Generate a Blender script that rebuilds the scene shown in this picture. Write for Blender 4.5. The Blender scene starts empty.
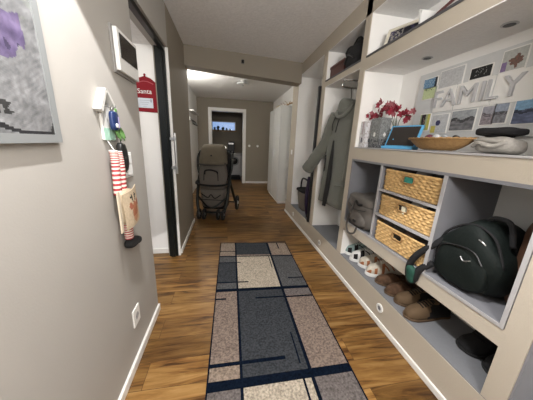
import bpy, bmesh, math, random
from mathutils import Vector, Matrix, noise
random.seed(7)
C = bpy.context.scene.collection
PI = math.pi
sin, cos = math.sin, math.cos

# ---------------------------------------------------------------- materials
def mat(name, col, rough=.6, metal=0, spec=.4, bump=0, bscale=60, var=0, vscale=8, emit=None, estr=0, trans=0, sheen=0, stretch=None):
    m = bpy.data.materials.new(name); m.use_nodes = True
    nt = m.node_tree; b = nt.nodes['Principled BSDF']
    b.inputs['Base Color'].default_value = (*col, 1)
    b.inputs['Roughness'].default_value = rough
    b.inputs['Metallic'].default_value = metal
    b.inputs['Specular IOR Level'].default_value = spec
    b.inputs['Transmission Weight'].default_value = trans
    b.inputs['Sheen Weight'].default_value = sheen
    if emit:
        b.inputs['Emission Color'].default_value = (*emit, 1); b.inputs['Emission Strength'].default_value = estr
    tc = nt.nodes.new('ShaderNodeTexCoord'); src = tc.outputs['Object']
    if stretch:
        mp = nt.nodes.new('ShaderNodeMapping'); mp.inputs['Scale'].default_value = stretch
        nt.links.new(src, mp.inputs[0]); src = mp.outputs[0]
    if var:
        n = nt.nodes.new('ShaderNodeTexNoise'); n.inputs['Scale'].default_value = vscale; n.inputs['Detail'].default_value = 6
        nt.links.new(src, n.inputs['Vector'])
        mx = nt.nodes.new('ShaderNodeMix'); mx.data_type = 'RGBA'
        mx.inputs[6].default_value = (*[c * (1 - var) for c in col], 1)
        mx.inputs[7].default_value = (*[min(1, c * (1 + var)) for c in col], 1)
        nt.links.new(n.outputs['Fac'], mx.inputs[0]); nt.links.new(mx.outputs[2], b.inputs['Base Color'])
    if bump:
        n2 = nt.nodes.new('ShaderNodeTexNoise'); n2.inputs['Scale'].default_value = bscale; n2.inputs['Detail'].default_value = 4
        bp = nt.nodes.new('ShaderNodeBump'); bp.inputs['Strength'].default_value = bump; bp.inputs['Distance'].default_value = .004
        nt.links.new(src, n2.inputs['Vector']); nt.links.new(n2.outputs['Fac'], bp.inputs['Height'])
        nt.links.new(bp.outputs[0], b.inputs['Normal'])
    return m

def vmat(name, rough=.6, var=.12, vscale=90, bump=.2, spec=.3):
    m = mat(name, (1, 1, 1), rough, spec=spec, bump=bump, bscale=vscale)
    nt = m.node_tree; b = nt.nodes['Principled BSDF']
    a = nt.nodes.new('ShaderNodeAttribute'); a.attribute_name = 'Col'
    n = nt.nodes.new('ShaderNodeTexNoise'); n.inputs['Scale'].default_value = vscale; n.inputs['Detail'].default_value = 5
    tc = nt.nodes.new('ShaderNodeTexCoord'); nt.links.new(tc.outputs['Object'], n.inputs['Vector'])
    mr = nt.nodes.new('ShaderNodeMapRange'); mr.inputs[1].default_value = .3; mr.inputs[2].default_value = .7
    mr.inputs[3].default_value = 1 - var; mr.inputs[4].default_value = 1 + var
    nt.links.new(n.outputs['Fac'], mr.inputs[0])
    mx = nt.nodes.new('ShaderNodeVectorMath'); mx.operation = 'MULTIPLY'
    nt.links.new(a.outputs['Color'], mx.inputs[0]); nt.links.new(mr.outputs[0], mx.inputs[1])
    nt.links.new(mx.outputs[0], b.inputs['Base Color'])
    return m

def floor_mat():
    m = mat('oak_laminate', (.4, .25, .1), .38, spec=.35)
    nt = m.node_tree; b = nt.nodes['Principled BSDF']; L = nt.links.new
    tc = nt.nodes.new('ShaderNodeTexCoord')
    br = nt.nodes.new('ShaderNodeTexBrick')
    br.inputs['Color1'].default_value = (.0, .0, .0, 1); br.inputs['Color2'].default_value = (1, 1, 1, 1)
    br.inputs['Mortar'].default_value = (.5, .5, .5, 1); br.inputs['Scale'].default_value = 1
    br.inputs['Brick Width'].default_value = 1.25; br.inputs['Row Height'].default_value = .165
    br.inputs['Mortar Size'].default_value = .0016; br.offset = .37; br.inputs['Mortar Smooth'].default_value = .2
    L(tc.outputs['Object'], br.inputs['Vector'])
    # per-plank random shift of the grain
    mu = nt.nodes.new('ShaderNodeVectorMath'); mu.operation = 'SCALE'; mu.inputs['Scale'].default_value = 9.7
    L(br.outputs['Color'], mu.inputs[0])
    ad = nt.nodes.new('ShaderNodeVectorMath'); ad.operation = 'ADD'
    L(tc.outputs['Object'], ad.inputs[0]); L(mu.outputs[0], ad.inputs[1])
    mp = nt.nodes.new('ShaderNodeMapping'); mp.inputs['Scale'].default_value = (1.3, 11, 1); L(ad.outputs[0], mp.inputs[0])
    n1 = nt.nodes.new('ShaderNodeTexNoise'); n1.inputs['Scale'].default_value = 1.6; n1.inputs['Detail'].default_value = 7
    n1.inputs['Roughness'].default_value = .62; n1.inputs['Distortion'].default_value = 1.1
    L(mp.outputs[0], n1.inputs['Vector'])
    cr = nt.nodes.new('ShaderNodeValToRGB'); e = cr.color_ramp.elements
    e[0].position = .36; e[0].color = (.055, .022, .006, 1)
    e[1].position = .70; e[1].color = (.36, .215, .080, 1)
    a = e.new(.46); a.color = (.175, .083, .022, 1)
    a = e.new(.55); a.color = (.255, .135, .040, 1)
    L(n1.outputs['Fac'], cr.inputs[0])
    # plank to plank tone
    hs = nt.nodes.new('ShaderNodeHueSaturation')
    mr = nt.nodes.new('ShaderNodeMapRange'); mr.inputs[3].default_value = .62; mr.inputs[4].default_value = 1.12
    L(br.outputs['Color'], mr.inputs[0]); L(mr.outputs[0], hs.inputs['Value']); L(cr.outputs[0], hs.inputs['Color'])
    mx = nt.nodes.new('ShaderNodeMix'); mx.data_type = 'RGBA'; mx.inputs[7].default_value = (.08, .035, .01, 1)
    L(br.outputs['Fac'], mx.inputs[0]); L(hs.outputs[0], mx.inputs[6]); L(mx.outputs[2], b.inputs['Base Color'])
    bp = nt.nodes.new('ShaderNodeBump'); bp.inputs['Strength'].default_value = .12; bp.inputs['Distance'].default_value = .002
    L(n1.outputs['Fac'], bp.inputs['Height']); L(bp.outputs[0], b.inputs['Normal'])
    return m

M = {}
M['wall'] = mat('darkened_greige_paint', (.27, .238, .19), .8, bump=.15, bscale=140, var=.03, vscale=5)  # greige darkened in the colour to imitate light falling off down the hall
M['wall_left'] = mat('pale_greige_wall_paint', (.395, .375, .345), .75, bump=.10, bscale=140, var=.03, vscale=5)
M['beige'] = mat('beige_drywall_paint', (.47, .42, .345), .75, bump=.25, bscale=120, var=.03, vscale=6)
M['soffit'] = mat('pale_grey_soffit_paint', (.84, .835, .82), .85, bump=.6, bscale=70, var=.07, vscale=50)
M['white'] = mat('white_wall_paint', (.86, .85, .825), .7, bump=.2, bscale=150)
M['ceil'] = mat('ceiling_woodchip_paper', (.84, .835, .83), .9, bump=1.0, bscale=45, var=.13, vscale=38)
M['ceilw'] = mat('white_ceiling_paper', (.82, .81, .79), .9, bump=.6, bscale=60, var=.05, vscale=45)
M['trim'] = mat('white_lacquer_trim', (.80, .79, .76), .35)
M['greyboard'] = mat('grey_lavender_board', (.20, .203, .222), .55, var=.05, vscale=20)
M['greyedge'] = mat('pale_grey_board_edge', (.40, .395, .40), .5)
M['dark_edge'] = mat('dark_grey_edging', (.08, .08, .085), .6)
M['greycarpet'] = mat('grey_shelf_felt', (.19, .197, .212), .9, bump=.5, bscale=300, var=.06, vscale=60)
M['floor'] = floor_mat()
M['black_metal'] = mat('black_aluminium', (.012, .014, .013), .35, .3)
M['black_plastic'] = mat('black_plastic', (.012, .012, .013), .4)
M['chrome'] = mat('chrome', (.6, .6, .6), .2, 1)
M['steel'] = mat('brushed_steel', (.5, .5, .5), .35, 1)
M['white_plastic'] = mat('white_plastic', (.82, .82, .8), .35)
M['screen'] = mat('dark_glass_screen', (.03, .026, .024), .12)
M['glass'] = mat('clear_glass', (.9, .95, .97), .05, trans=1)
M['gloss_white'] = mat('gloss_white_lacquer', (.70, .71, .69), .16, var=.02)
M['wicker'] = mat('honey_wicker', (.55, .355, .15), .6, bump=.6, bscale=180, var=.6, vscale=38)
M['wicker_dark'] = mat('brown_wicker', (.34, .20, .08), .6, bump=.6, bscale=180, var=.35, vscale=70)
M['coat'] = mat('olive_grey_coat_cloth', (.125, .13, .11), .85, bump=.3, bscale=220, var=.1, vscale=12, sheen=.2)
M['coat_dark'] = mat('black_coat_lining', (.012, .012, .012), .8)
M['green_black'] = mat('dark_green_black_nylon', (.0045, .008, .007), .7, spec=.25, bump=.4, bscale=90, var=.3, vscale=9)
M['black_cloth'] = mat('black_cloth', (.010, .010, .011), .9, bump=.3, bscale=200)
M['green_cloth'] = mat('green_strap_cloth', (.012, .06, .042), .7, var=.8, vscale=60)
M['brown_leather'] = mat('dark_brown_leather', (.07, .035, .02), .5, var=.2, vscale=20)
M['grey_canvas'] = mat('grey_brown_canvas', (.115, .105, .095), .85, bump=.4, bscale=160, var=.15, vscale=14)
M['grey_strap'] = mat('dark_grey_webbing', (.06, .055, .05), .8)
M['stroller_beige'] = mat('taupe_stroller_cloth', (.13, .11, .078), .85, bump=.3, bscale=200, var=.1, vscale=15)
M['stroller_grey'] = mat('grey_taupe_stroller_cloth', (.13, .115, .10), .85, bump=.3, bscale=200, var=.1, vscale=15)
M['rubber'] = mat('black_rubber', (.012, .012, .012), .8)
M['paint'] = vmat('printed_surface')
M['canvas'] = vmat('brushed_canvas_print', .7, .25, 40, .6)
M['rug'] = vmat('woven_rug_pile', .95, .45, 85, .9, .05)
M['red'] = mat('red_enamel', (.22, .006, .013), .6, spec=.2)
M['purple'] = mat('dark_purple_nylon', (.022, .012, .04), .6)

# ---------------------------------------------------------------- object helpers
def thing(name, label, cat, loc=(0, 0, 0), rz=0, group=None):
    o = bpy.data.objects.new(name, None); C.objects.link(o); o.empty_display_size = .05
    o.location = loc; o.rotation_euler = (0, 0, rz)
    o['label'] = label; o['category'] = cat
    if group: o['group'] = group
    return o
def tag(o, label=None, cat=None, group=None, kind=None):
    if label: o['label'] = label
    if cat: o['category'] = cat
    if group: o['group'] = group
    if kind: o['kind'] = kind
    return o
def obj(name, bm, m, parent=None, smooth=False, bevel=0, label=None, loc=None, seg=2):
    me = bpy.data.meshes.new(name)
    bmesh.ops.recalc_face_normals(bm, faces=bm.faces[:])
    bm.to_mesh(me); bm.free()
    for x in (m if isinstance(m, (list, tuple)) else [m]): me.materials.append(x)
    if smooth:
        for p in me.polygons: p.use_smooth = True
    o = bpy.data.objects.new(name, me); C.objects.link(o)
    if parent: o.parent = parent
    if loc: o.location = loc
    if bevel:
        md = o.modifiers.new('bevel', 'BEVEL'); md.width = bevel; md.segments = seg; md.limit_method = 'ANGLE'
    if label: o['label'] = label
    return o
def struct(name, bm, m, **k):
    o = obj(name, bm, m, **k); o['kind'] = 'structure'; return o
def dup(root, loc, rz=None, label=None, group=None, scale=None):
    r = root.copy(); C.objects.link(r); r.location = loc
    if rz is not None: r.rotation_euler = (r.rotation_euler[0], r.rotation_euler[1], rz)
    if scale: r.scale = scale
    if label: r['label'] = label
    if group: r['group'] = group
    for ch in list(root.children):
        c = ch.copy(); C.objects.link(c); c.parent = r
        for g in ch.children:
            d = g.copy(); C.objects.link(d); d.parent = c
    return r

# ---------------------------------------------------------------- mesh helpers
def bx(bm, x0, x1, y0, y1, z0, z1, mi=0):
    v = [bm.verts.new(p) for p in ((x0,y0,z0),(x1,y0,z0),(x1,y1,z0),(x0,y1,z0),(x0,y0,z1),(x1,y0,z1),(x1,y1,z1),(x0,y1,z1))]
    for f in ((0,3,2,1),(4,5,6,7),(0,1,5,4),(1,2,6,5),(2,3,7,6),(3,0,4,7)):
        bm.faces.new([v[i] for i in f]).material_index = mi
    return bm
def B(*a): return bx(bmesh.new(), *a)
def prism(bm, pts, d0, d1, plane='yz', mi=0):
    """closed outline in a plane, thickened along the third axis"""
    def P(a, b, d):
        return {'yz': (d, a, b), 'xz': (a, d, b), 'xy': (a, b, d)}[plane]
    a = [bm.verts.new(P(u, v, d0)) for u, v in pts]; b = [bm.verts.new(P(u, v, d1)) for u, v in pts]
    n = len(pts)
    bm.faces.new(a).material_index = mi; bm.faces.new(b[::-1]).material_index = mi
    for i in range(n):
        bm.faces.new([a[i], a[(i+1) % n], b[(i+1) % n], b[i]]).material_index = mi
    return bm
def tube(bm, pts, r, n=8, cap=True, mi=0):
    pts = [Vector(p) for p in pts]; R = r if isinstance(r, (list, tuple)) else [r] * len(pts)
    rings = []; up = None
    for i, p in enumerate(pts):
        t = (pts[min(i+1, len(pts)-1)] - pts[max(i-1, 0)]).normalized()
        if up is None: up = t.orthogonal().normalized()
        up = (up - t * up.dot(t)); up = up.normalized() if up.length > 1e-6 else t.orthogonal().normalized()
        s = t.cross(up)
        rings.append([bm.verts.new(p + (up * cos(2*PI*k/n) + s * sin(2*PI*k/n)) * R[i]) for k in range(n)])
    for a, b in zip(rings, rings[1:]):
        for k in range(n): bm.faces.new([a[k], a[(k+1) % n], b[(k+1) % n], b[k]]).material_index = mi
    if cap: bm.faces.new(rings[0][::-1]).material_index = mi; bm.faces.new(rings[-1]).material_index = mi
    return bm
def curve(pts, n=6):
    """Catmull-Rom through pts"""
    P = [Vector(p) for p in pts]; P = [P[0]*2-P[1]] + P + [P[-1]*2-P[-2]]; out = []
    for i in range(1, len(P)-2):
        for k in range(n):
            t = k / n; a, b, c, d = P[i-1:i+3]
            out.append(.5*((2*b)+(c-a)*t+(2*a-5*b+4*c-d)*t*t+(3*b-a-3*c+d)*t**3))
    out.append(P[-2]); return out
def lathe(bm, prof, n=24, c=(0, 0, 0), axis='z', mi=0, cap=True):
    rings = []
    for r, h in prof:
        ring = []
        for k in range(n):
            a = 2*PI*k/n; p = {'z': (r*cos(a), r*sin(a), h), 'x': (h, r*cos(a), r*sin(a)), 'y': (r*cos(a), h, r*sin(a))}[axis]
            ring.append(bm.verts.new(Vector(p) + Vector(c)))
        rings.append(ring)
    for a, b in zip(rings, rings[1:]):
        for k in range(n): bm.faces.new([a[k], a[(k+1) % n], b[(k+1) % n], b[k]]).material_index = mi
    if cap: bm.faces.new(rings[0][::-1]).material_index = mi; bm.faces.new(rings[-1]).material_index = mi
    return bm
def sgn(v, e): return math.copysign(abs(v) ** e, v)
def sup(bm, c, h, e1=.5, e2=.5, nu=32, nv=20, fn=None, amp=0, fs=6, mi=0):
    """superellipsoid with optional deform and cloth-like lumps"""
    rows = []
    for j in range(nv + 1):
        ph = -PI/2 + PI * j / nv; row = []
        for i in range(nu):
            th = 2*PI*i/nu
            p = Vector((sgn(cos(ph), e1)*sgn(cos(th), e2), sgn(cos(ph), e1)*sgn(sin(th), e2), sgn(sin(ph), e1)))
            q = Vector((p.x*h[0], p.y*h[1], p.z*h[2]))
            if fn: q = fn(q, p)
            if amp: q += p.normalized() * noise.noise(q*fs + Vector(c)*3) * amp
            row.append(bm.verts.new(q + Vector(c)))
        rows.append(row)
    for a, b in zip(rows, rows[1:]):
        for i in range(nu): bm.faces.new([a[i], a[(i+1) % nu], b[(i+1) % nu], b[i]]).material_index = mi
    bmesh.ops.remove_doubles(bm, verts=rows[0] + rows[-1], dist=1e-5)
    return bm
def loft(bm, rings, cap=True, mi=0):
    R = [[bm.verts.new(p) for p in r] for r in rings]; n = len(R[0])
    for a, b in zip(R, R[1:]):
        for k in range(n): bm.faces.new([a[k], a[(k+1) % n], b[(k+1) % n], b[k]]).material_index = mi
    if cap: bm.faces.new(R[0][::-1]).material_index = mi; bm.faces.new(R[-1]).material_index = mi
    return bm
def inside(x, y, poly):
    c = False; j = len(poly) - 1
    for i in range(len(poly)):
        xi, yi = poly[i]; xj, yj = poly[j]
        if (yi > y) != (yj > y) and x < (xj-xi)*(y-yi)/(yj-yi)+xi: c = not c
        j = i
    return c
def sheet(name, pos, us, vs, col, m, parent=None, thick=.002, nrm=None, loc=None):
    """a thin printed sheet: pos(u,v)->point, col(u,v)->rgb of every cell"""
    bm = bmesh.new(); cl = bm.loops.layers.float_color.new('Col')
    g = [[bm.verts.new(pos(u, v)) for u in us] for v in vs]
    for j in range(len(vs)-1):
        for i in range(len(us)-1):
            f = bm.faces.new([g[j][i], g[j][i+1], g[j+1][i+1], g[j+1][i]])
            c = col((us[i]+us[i+1])/2, (vs[j]+vs[j+1])/2)
            for l in f.loops: l[cl] = (*c, 1)
    me = bpy.data.meshes.new(name); bm.to_mesh(me); bm.free(); me.materials.append(m)
    o = bpy.data.objects.new(name, me); C.objects.link(o)
    if parent: o.parent = parent
    if loc: o.location = loc
    md = o.modifiers.new('solid', 'SOLIDIFY'); md.thickness = thick; md.offset = 0
    return o
def lin(a, b, n): return [a + (b-a)*i/n for i in range(n+1)]
def text_bm(s, size, ext, bold=0):
    cu = bpy.data.curves.new('t', 'FONT'); cu.body = s; cu.size = size; cu.extrude = ext; cu.offset = bold
    cu.align_x = 'CENTER'; cu.align_y = 'CENTER'; cu.resolution_u = 3
    o = bpy.data.objects.new('t', cu); C.objects.link(o)
    dg = bpy.context.evaluated_depsgraph_get(); me = bpy.data.meshes.new_from_object(o.evaluated_get(dg))
    bm = bmesh.new(); bm.from_mesh(me)
    bpy.data.objects.remove(o); bpy.data.curves.remove(cu); bpy.data.meshes.remove(me)
    return bm

XL, XR, XB = -.543, 1.133, 1.50      # left wall, front of the built-in, its back wall
ZC = 2.49

# ================================================================ SETTING
struct('floor', B(-2.6, 2.2, -2.2, 9.3, -.1, 0), M['floor'])
# main ceiling and far ceiling
struct('ceiling', B(-2.6, 2.2, -2.2, 3.75, ZC, ZC+.1), M['ceil'])
struct('ceiling_far', B(-2.6, 2.2, 3.75, 9.3, ZC, ZC+.1), M['ceilw'])
# left wall: near piece, header above the opening, short far piece
bm = B(XL-.13, XL, -2.2, 1.61, 0, ZC)
bx(bm, XL-.13, XL, 1.61, 2.50, 2.13, ZC)
struct('wall_left', bm, M['wall_left'])
struct('wall_left_far', B(XL-.13, XL, 2.50, 3.62, 0, ZC), M['wall'])
# recess behind the sliding door
struct('wall_recess', B(-1.75, XL-.12, 2.56, 2.68, 0, 2.16), M['white'])
struct('wall_recess_side', B(-1.85, -1.75, 1.0, 2.68, 0, 2.16), M['white'])
struct('ceiling_recess', B(-1.85, XL-.13, 1.0, 2.68, 2.16, 2.26), M['ceil'])
struct('baseboard_recess', B(-1.75, XL-.13, 2.545, 2.56, 0, .06), M['trim'], bevel=.003)
# beam across the corridor (runs slightly askew)
bm = bmesh.new()
lo, hi = 2.235, ZC
v = [bm.verts.new(p) for p in ((XL,3.40,lo+.015),(XR,3.62,lo-.03),(XR,3.84,lo-.03),(XL,3.60,lo+.015),(XL,3.40,hi),(XR,3.62,hi),(XR,3.84,hi),(XL,3.60,hi))]
for f in ((0,3,2,1),(4,5,6,7),(0,1,5,4),(1,2,6,5),(2,3,7,6),(3,0,4,7)): bm.faces.new([v[i] for i in f])
struct('trim_beam', bm, M['wall'])
struct('baseboard_left', B(XL, XL+.016, -2.2, 1.61, 0, .055), M['trim'], bevel=.004)
struct('baseboard_left_far', B(XL, XL+.016, 2.52, 3.62, 0, .055), M['trim'], bevel=.004)
# far hall
struct('wall_far_left', B(-.97, -.85, 3.62, 7.13, 0, ZC), M['white'])
struct('wall_far_left_return', B(-.97, XL-.13, 3.50, 3.62, 0, ZC), M['wall'])
bm = B(-.97, -.455, 7.13, 7.27, 0, ZC); bx(bm, .49, 2.2, 7.13, 7.27, 0, ZC); bx(bm, -.455, .49, 7.13, 7.27, 2.15, ZC)
struct('wall_back', bm, M['wall'])
struct('baseboard_back', B(.58, 1.38, 7.114, 7.13, 0, .06), M['trim'], bevel=.004)
struct('wall_right', B(XB, XB+.12, -2.2, 4.10, 0, ZC), M['white'])
struct('wall_far_right', B(1.40, XB+.12, 4.10, 7.13, 0, ZC), M['white'])
struct('wall_behind', B(-2.6, 2.2, -2.3, -2.2, 0, ZC), M['wall'])
# door casing to the utility room
bm = B(-.535, -.455, 7.10, 7.13, 0, 2.15); bx(bm, .49, .57, 7.10, 7.13, 0, 2.15); bx(bm, -.535, .57, 7.10, 7.13, 2.15, 2.23)
bx(bm, -.455, -.44, 7.10, 7.28, 0, 2.15); bx(bm, .475, .49, 7.10, 7.28, 0, 2.15); bx(bm, -.455, .49, 7.10, 7.28, 2.135, 2.15)
struct('door_2', bm, M['trim'])
# utility room
struct('wall_utility_left', B(-1.1, -1.0, 7.27, 9.1, 0, ZC), M['wall'])
struct('wall_utility_right', B(1.1, 1.2, 7.27, 9.1, 0, ZC), M['wall'])
bm = B(-1.1, -.56, 9.0, 9.12, 0, ZC); bx(bm, .33, 1.2, 9.0, 9.12, 0, ZC); bx(bm, -.56, .33, 9.0, 9.12, 0, 1.67); bx(bm, -.56, .33, 9.0, 9.12, 2.0, ZC)
struct('wall_utility_back', bm, M['wall'])
bm = B(-.56, .33, 9.02, 9.07, 1.67, 1.70); bx(bm, -.56, .33, 9.02, 9.07, 1.97, 2.0); bx(bm, -.56, -.53, 9.02, 9.07, 1.70, 1.97); bx(bm, .30, .33, 9.02, 9.07, 1.70, 1.97)
w = struct('window_1', bm, M['trim'])
obj('pane', B(-.53, .30, 9.04, 9.045, 1.70, 1.97), M['glass'], w)
obj('window_sill', B(-.60, .37, 8.90, 9.0, 1.64, 1.668), M['wicker_dark'], w, label='brown window sill')

# sliding door frame of the opening in the left wall
d = struct('door_1', bx(bx(B(XL-.11, XL-.018, 2.462, 2.50, 0, 2.13), XL-.055, XL-.018, 1.61, 2.462, 2.095, 2.13), XL-.09, XL-.045, 2.445, 2.462, 0, 2.095), M['black_metal'])
bm = bmesh.new(); prism(bm, [(2.478, 0), (2.50, 0), (2.50, 2.13), (2.478, 2.13)], XL-.018, XL+.006, 'yz'); 
obj('white_edge_strip', bm, M['trim'], d, label='white edge strip')
bm = bmesh.new(); bx(bm, XL-.017, XL+.035, 2.43, 2.475, 1.30, 1.325); bx(bm, XL-.017, XL+.035, 2.43, 2.475, 1.01, 1.035); tube(bm, [(XL+.03, 2.45, .96), (XL+.03, 2.45, 1.37)], .011, 10)
obj('door_handle', bm, M['steel'], d, smooth=False, label='steel bar handle')

# ================================================================ BUILT-IN SHELVING
sh = thing('built_in_shelving', 'beige drywall shelving with grey lined compartments along the right side', 'shelving', (XR, 2.0, 0))
def sp(name, bm, m, parent=sh, **k):
    bmesh.ops.translate(bm, vec=-Vector((XR, 2.0, 0)), verts=bm.verts)
    return obj(name, bm, m, parent, **k)
sp('plinth', B(XR, XB, -1.2, 4.12, 0, .236), M['beige'])
sp('plinth_covering', B(XR+.004, XB, -1.2, 4.10, .236, .243), M['greycarpet'], label='grey felt top of the plinth')
sp('plinth_trim', B(XR-.014, XR, -1.2, 4.12, 0, .045), M['trim'], bevel=.006, label='white trim strip')
YP = [(.495, .576), (1.905, 1.98), (2.70, 2.80), (3.76, 4.06)]
for y0, y1 in (YP[0], YP[1], YP[3]):
    sp('pillar', B(XR, XB, y0, y1, .243, ZC), M['beige'])
sp('divider', B(XR, XB, 2.70, 2.80, .243, 2.335), M['beige'])
# white and grey linings of the pillars (painted in another colour than their fronts)
W = [('lining', (XR+.006, XB, 1.899, 1.905, .243, .50), 'white'), ('lining', (XR+.006, XB, 1.897, 1.905, 1.305, 1.919), 'white'),
     ('lining', (XR+.006, XB, 1.897, 1.905, 2.03, 2.335), 'white'), ('lining', (XR+.006, XB, 2.692, 2.70, .243, 1.97), 'white'),
     ('lining', (XR+.006, XB, 3.752, 3.76, .243, 2.335), 'white'), ('lining', (XR+.006, XB, .487, .495, .243, 1.2), 'greyboard'),
     ('lining', (XR+.006, XB, 2.692, 2.70, 2.03, 2.335), 'white')]
for n, a, m in W: sp(n, B(*a), M[m])
sp('fascia', B(XR, XB, -1.2, 3.76, 2.335, ZC), M['beige'])
sp('upper_shelf', B(XR, XB, -1.2, 1.905, 1.925, 2.02), M['beige'])
sp('upper_shelf', B(XR, XB, 1.98, 2.70, 1.965, 2.02), M['beige'])
for a, b in ((-1.2, 1.897), (1.98, 2.692)):
    sp('shelf_edging', B(XR-.006, XB, a, b, 2.016, 2.03), M['dark_edge'], label='dark grey shelf edging')
sp('soffit', B(XR+.002, XB, -1.2, 1.897, 1.919, 1.925), M['soffit'], label='pale grey underside of the shelf')
sp('soffit', B(XR+.002, XB, 1.98, 2.692, 1.959, 1.965), M['soffit'], label='pale grey underside of the shelf')
sp('soffit', B(XR+.002, XB, -1.2, 1.897, 2.329, 2.335), M['soffit'], label='pale grey underside of the fascia')
sp('soffit', B(XR+.002, XB, 1.98, 2.692, 2.329, 2.335), M['soffit'], label='pale grey underside of the fascia')
sp('soffit', B(XR+.002, XB, 2.80, 3.752, 2.329, 2.335), M['soffit'], label='pale grey underside of the fascia')
sp('counter', B(XR, XB, .576, 1.905, 1.20, 1.295), M['beige'])
sp('counter_top', B(XR-.006, XB, .576, 1.897, 1.295, 1.305), M['greyedge'], bevel=.002, label='grey counter board')
sp('middle_rail', B(XR, XB, .576, 1.905, .515, .60), M['beige'])
# compartments under the counter: a grey board box with two dividers and two thin shelves
t = .016
bm = B(XR-.003, XB, .578, 1.903, .60, .60+t); bx(bm, XR-.003, XB, .578, 1.903, 1.20-t, 1.20); bx(bm, XR-.003, XB, .578, .578+t, .60+t, 1.20-t); bx(bm, XR-.003, XB, 1.903-t, 1.903, .60+t, 1.20-t)
sp('compartment_frame', bm, [M['greyboard']])
for y0 in (.972, 1.478):
    sp('compartment_divider', B(XR-.002, XB, y0, y0+t, .60+t, 1.20-t), M['greyboard'])
    sp('divider_edge', B(XR-.005, XR-.002, y0-.002, y0+t+.002, .60+t, 1.20-t), M['greyedge'], label='pale edge strip')
for z0 in (.808, .998):
    sp('compartment_shelf', B(XR-.003, XB, .988, 1.478, z0, z0+.014), M['greyedge'])
sp('frame_edge', bx(B(XR-.006, XR-.003, .578, 1.903, .60, .60+t), XR-.006, XR-.003, .578, .578+t, .60+t, 1.20), M['greyedge'], label='pale edge strip')
# recessed lights: two in the niche ceiling, two in the plinth
for y in (1.513, 1.046):
    o = sp('niche_spotlight', lathe(lathe(bmesh.new(), [(.030, 1.919), (.034, 1.915), (.026, 1.913)], 20, (1.355, y, 0)), [(.024, 1.9125), (.02, 1.9115)], 16, (1.355, y, 0), mi=1), [M['steel'], M['black_plastic']], label='recessed spotlight, switched off')
for y, z in ((2.40, .125), (1.248, .137), (.15, .137), (3.55, .125)):
    o = sp('plinth_light', lathe(bmesh.new(), [(.033, XR), (.035, XR-.006), (.030, XR-.009), (.019, XR-.009), (.018, XR-.004)], 24, (0, y, z), 'x'), M['white_plastic'], label='round white orientation light')
    obj('light_lens', lathe(bmesh.new(), [(.0175, 0), (.017, -.003)], 20, (-.004, y-2.0, z), 'x'), M['greyboard'], o)
# pull-out rail under the upper shelf of the coat bay
bm = bmesh.new()
bx(bm, 1.16, 1.48, 2.285, 2.315, 1.945, 1.965)
tube(bm, curve([(1.17, 2.30, 1.945), (1.15, 2.30, 1.90), (1.20, 2.30, 1.885), (1.44, 2.30, 1.885), (1.46, 2.30, 1.945)], 6), .009, 10)
sp('pull_out_rail', bm, M['chrome'], smooth=True)

# ================================================================ RUG
def rugmap(s, t):   # s across 0..1, t along metres from far end; the rug lies slightly askew
    xl = -.092 + (-.122+.092)*t/1.9; xr = .775 + (.738-.775)*t/1.9
    y = 2.755 - .075*s*(1-t/1.8) - t
    return (xl + (xr-xl)*s, y, .004)
TAN = (.21, .165, .13); CREAM = (.34, .295, .235); BRN = (.175, .135, .112); DG = (.036, .039, .044); SG = (.075, .075, .077); NAVY = (.003, .006, .013); MOT = (.12, .105, .10)
sA0, sA1 = .215, .235; sC0, sC1 = .690, .715
rects = [  # (s0,s1,t0,t1,col) later ones lie on top; t measured from the far edge
 (0,1,0,9,BRN),
 (0,.22,0,.20,TAN),(.22,.72,0,.33,DG),(.72,1,0,.33,TAN),
 (0,.22,.20,.36,TAN),(0,.22,.36,.50,SG),(0,.22,.50,.98,DG),(0,.22,.86,.98,SG),
 (.22,.70,.35,.98,CREAM),(.70,1,.35,.80,SG),(.70,1,.80,.98,SG),
 (0,.22,1.0,1.66,BRN),(.22,.70,1.0,1.80,DG),(.70,1,.98,1.10,MOT),(.70,1,1.10,1.76,BRN),
 (0,.22,1.66,1.82,TAN),(.22,.64,1.82,2.30,CREAM),(.64,.70,1.82,2.30,CREAM),(0,.22,1.82,2.30,MOT),(.70,1,1.82,2.30,MOT),
 (0,.22,2.3,2.9,TAN),(.22,.7,2.3,2.9,DG),(.7,1,2.3,2.9,BRN),
 # bars
 (0,.23,.235,.25,NAVY),(0,1,.355,.378,NAVY),(0,.28,.50,.515,NAVY),(0,.35,.86,.878,NAVY),(0,1,.965,1.005,NAVY),
 (.70,1,1.105,1.125,NAVY),(.40,.71,1.10,1.118,NAVY),(0,.11,1.09,1.11,NAVY),(.81,1,.82,.838,NAVY),(.66,.67,.355,.63,NAVY),
 (.845,.86,0,.18,NAVY),(0,.55,1.675,1.70,NAVY),(.630,.645,1.80,2.30,NAVY),(.640,.652,1.50,1.74,NAVY),
 (sA0,sA1,0,9,NAVY),(sC0,sC1,0,9,NAVY),(.0,1,1.78,1.835,NAVY),(0,1,2.28,2.33,NAVY),
 (0,.011,0,9,NAVY),(.989,1,0,9,NAVY),(0,1,0,.012,NAVY)]
TL = 2.75
us = sorted(set([r[0] for r in rects] + [r[1] for r in rects])); vs = sorted(set([min(TL, r[2]) for r in rects] + [min(TL, r[3]) for r in rects]))
def rugcol(u, v):
    c = BRN
    for a, b, d0, e, k in rects:
        if a < u < b and d0 < v < e: c = k
    return c
rug = sheet('runner_rug', lambda u, v: rugmap(u, v), us, vs, rugcol, M['rug'], thick=.008)
tag(rug, 'long runner rug of grey, tan and cream blocks divided by navy bars', 'rug')

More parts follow.
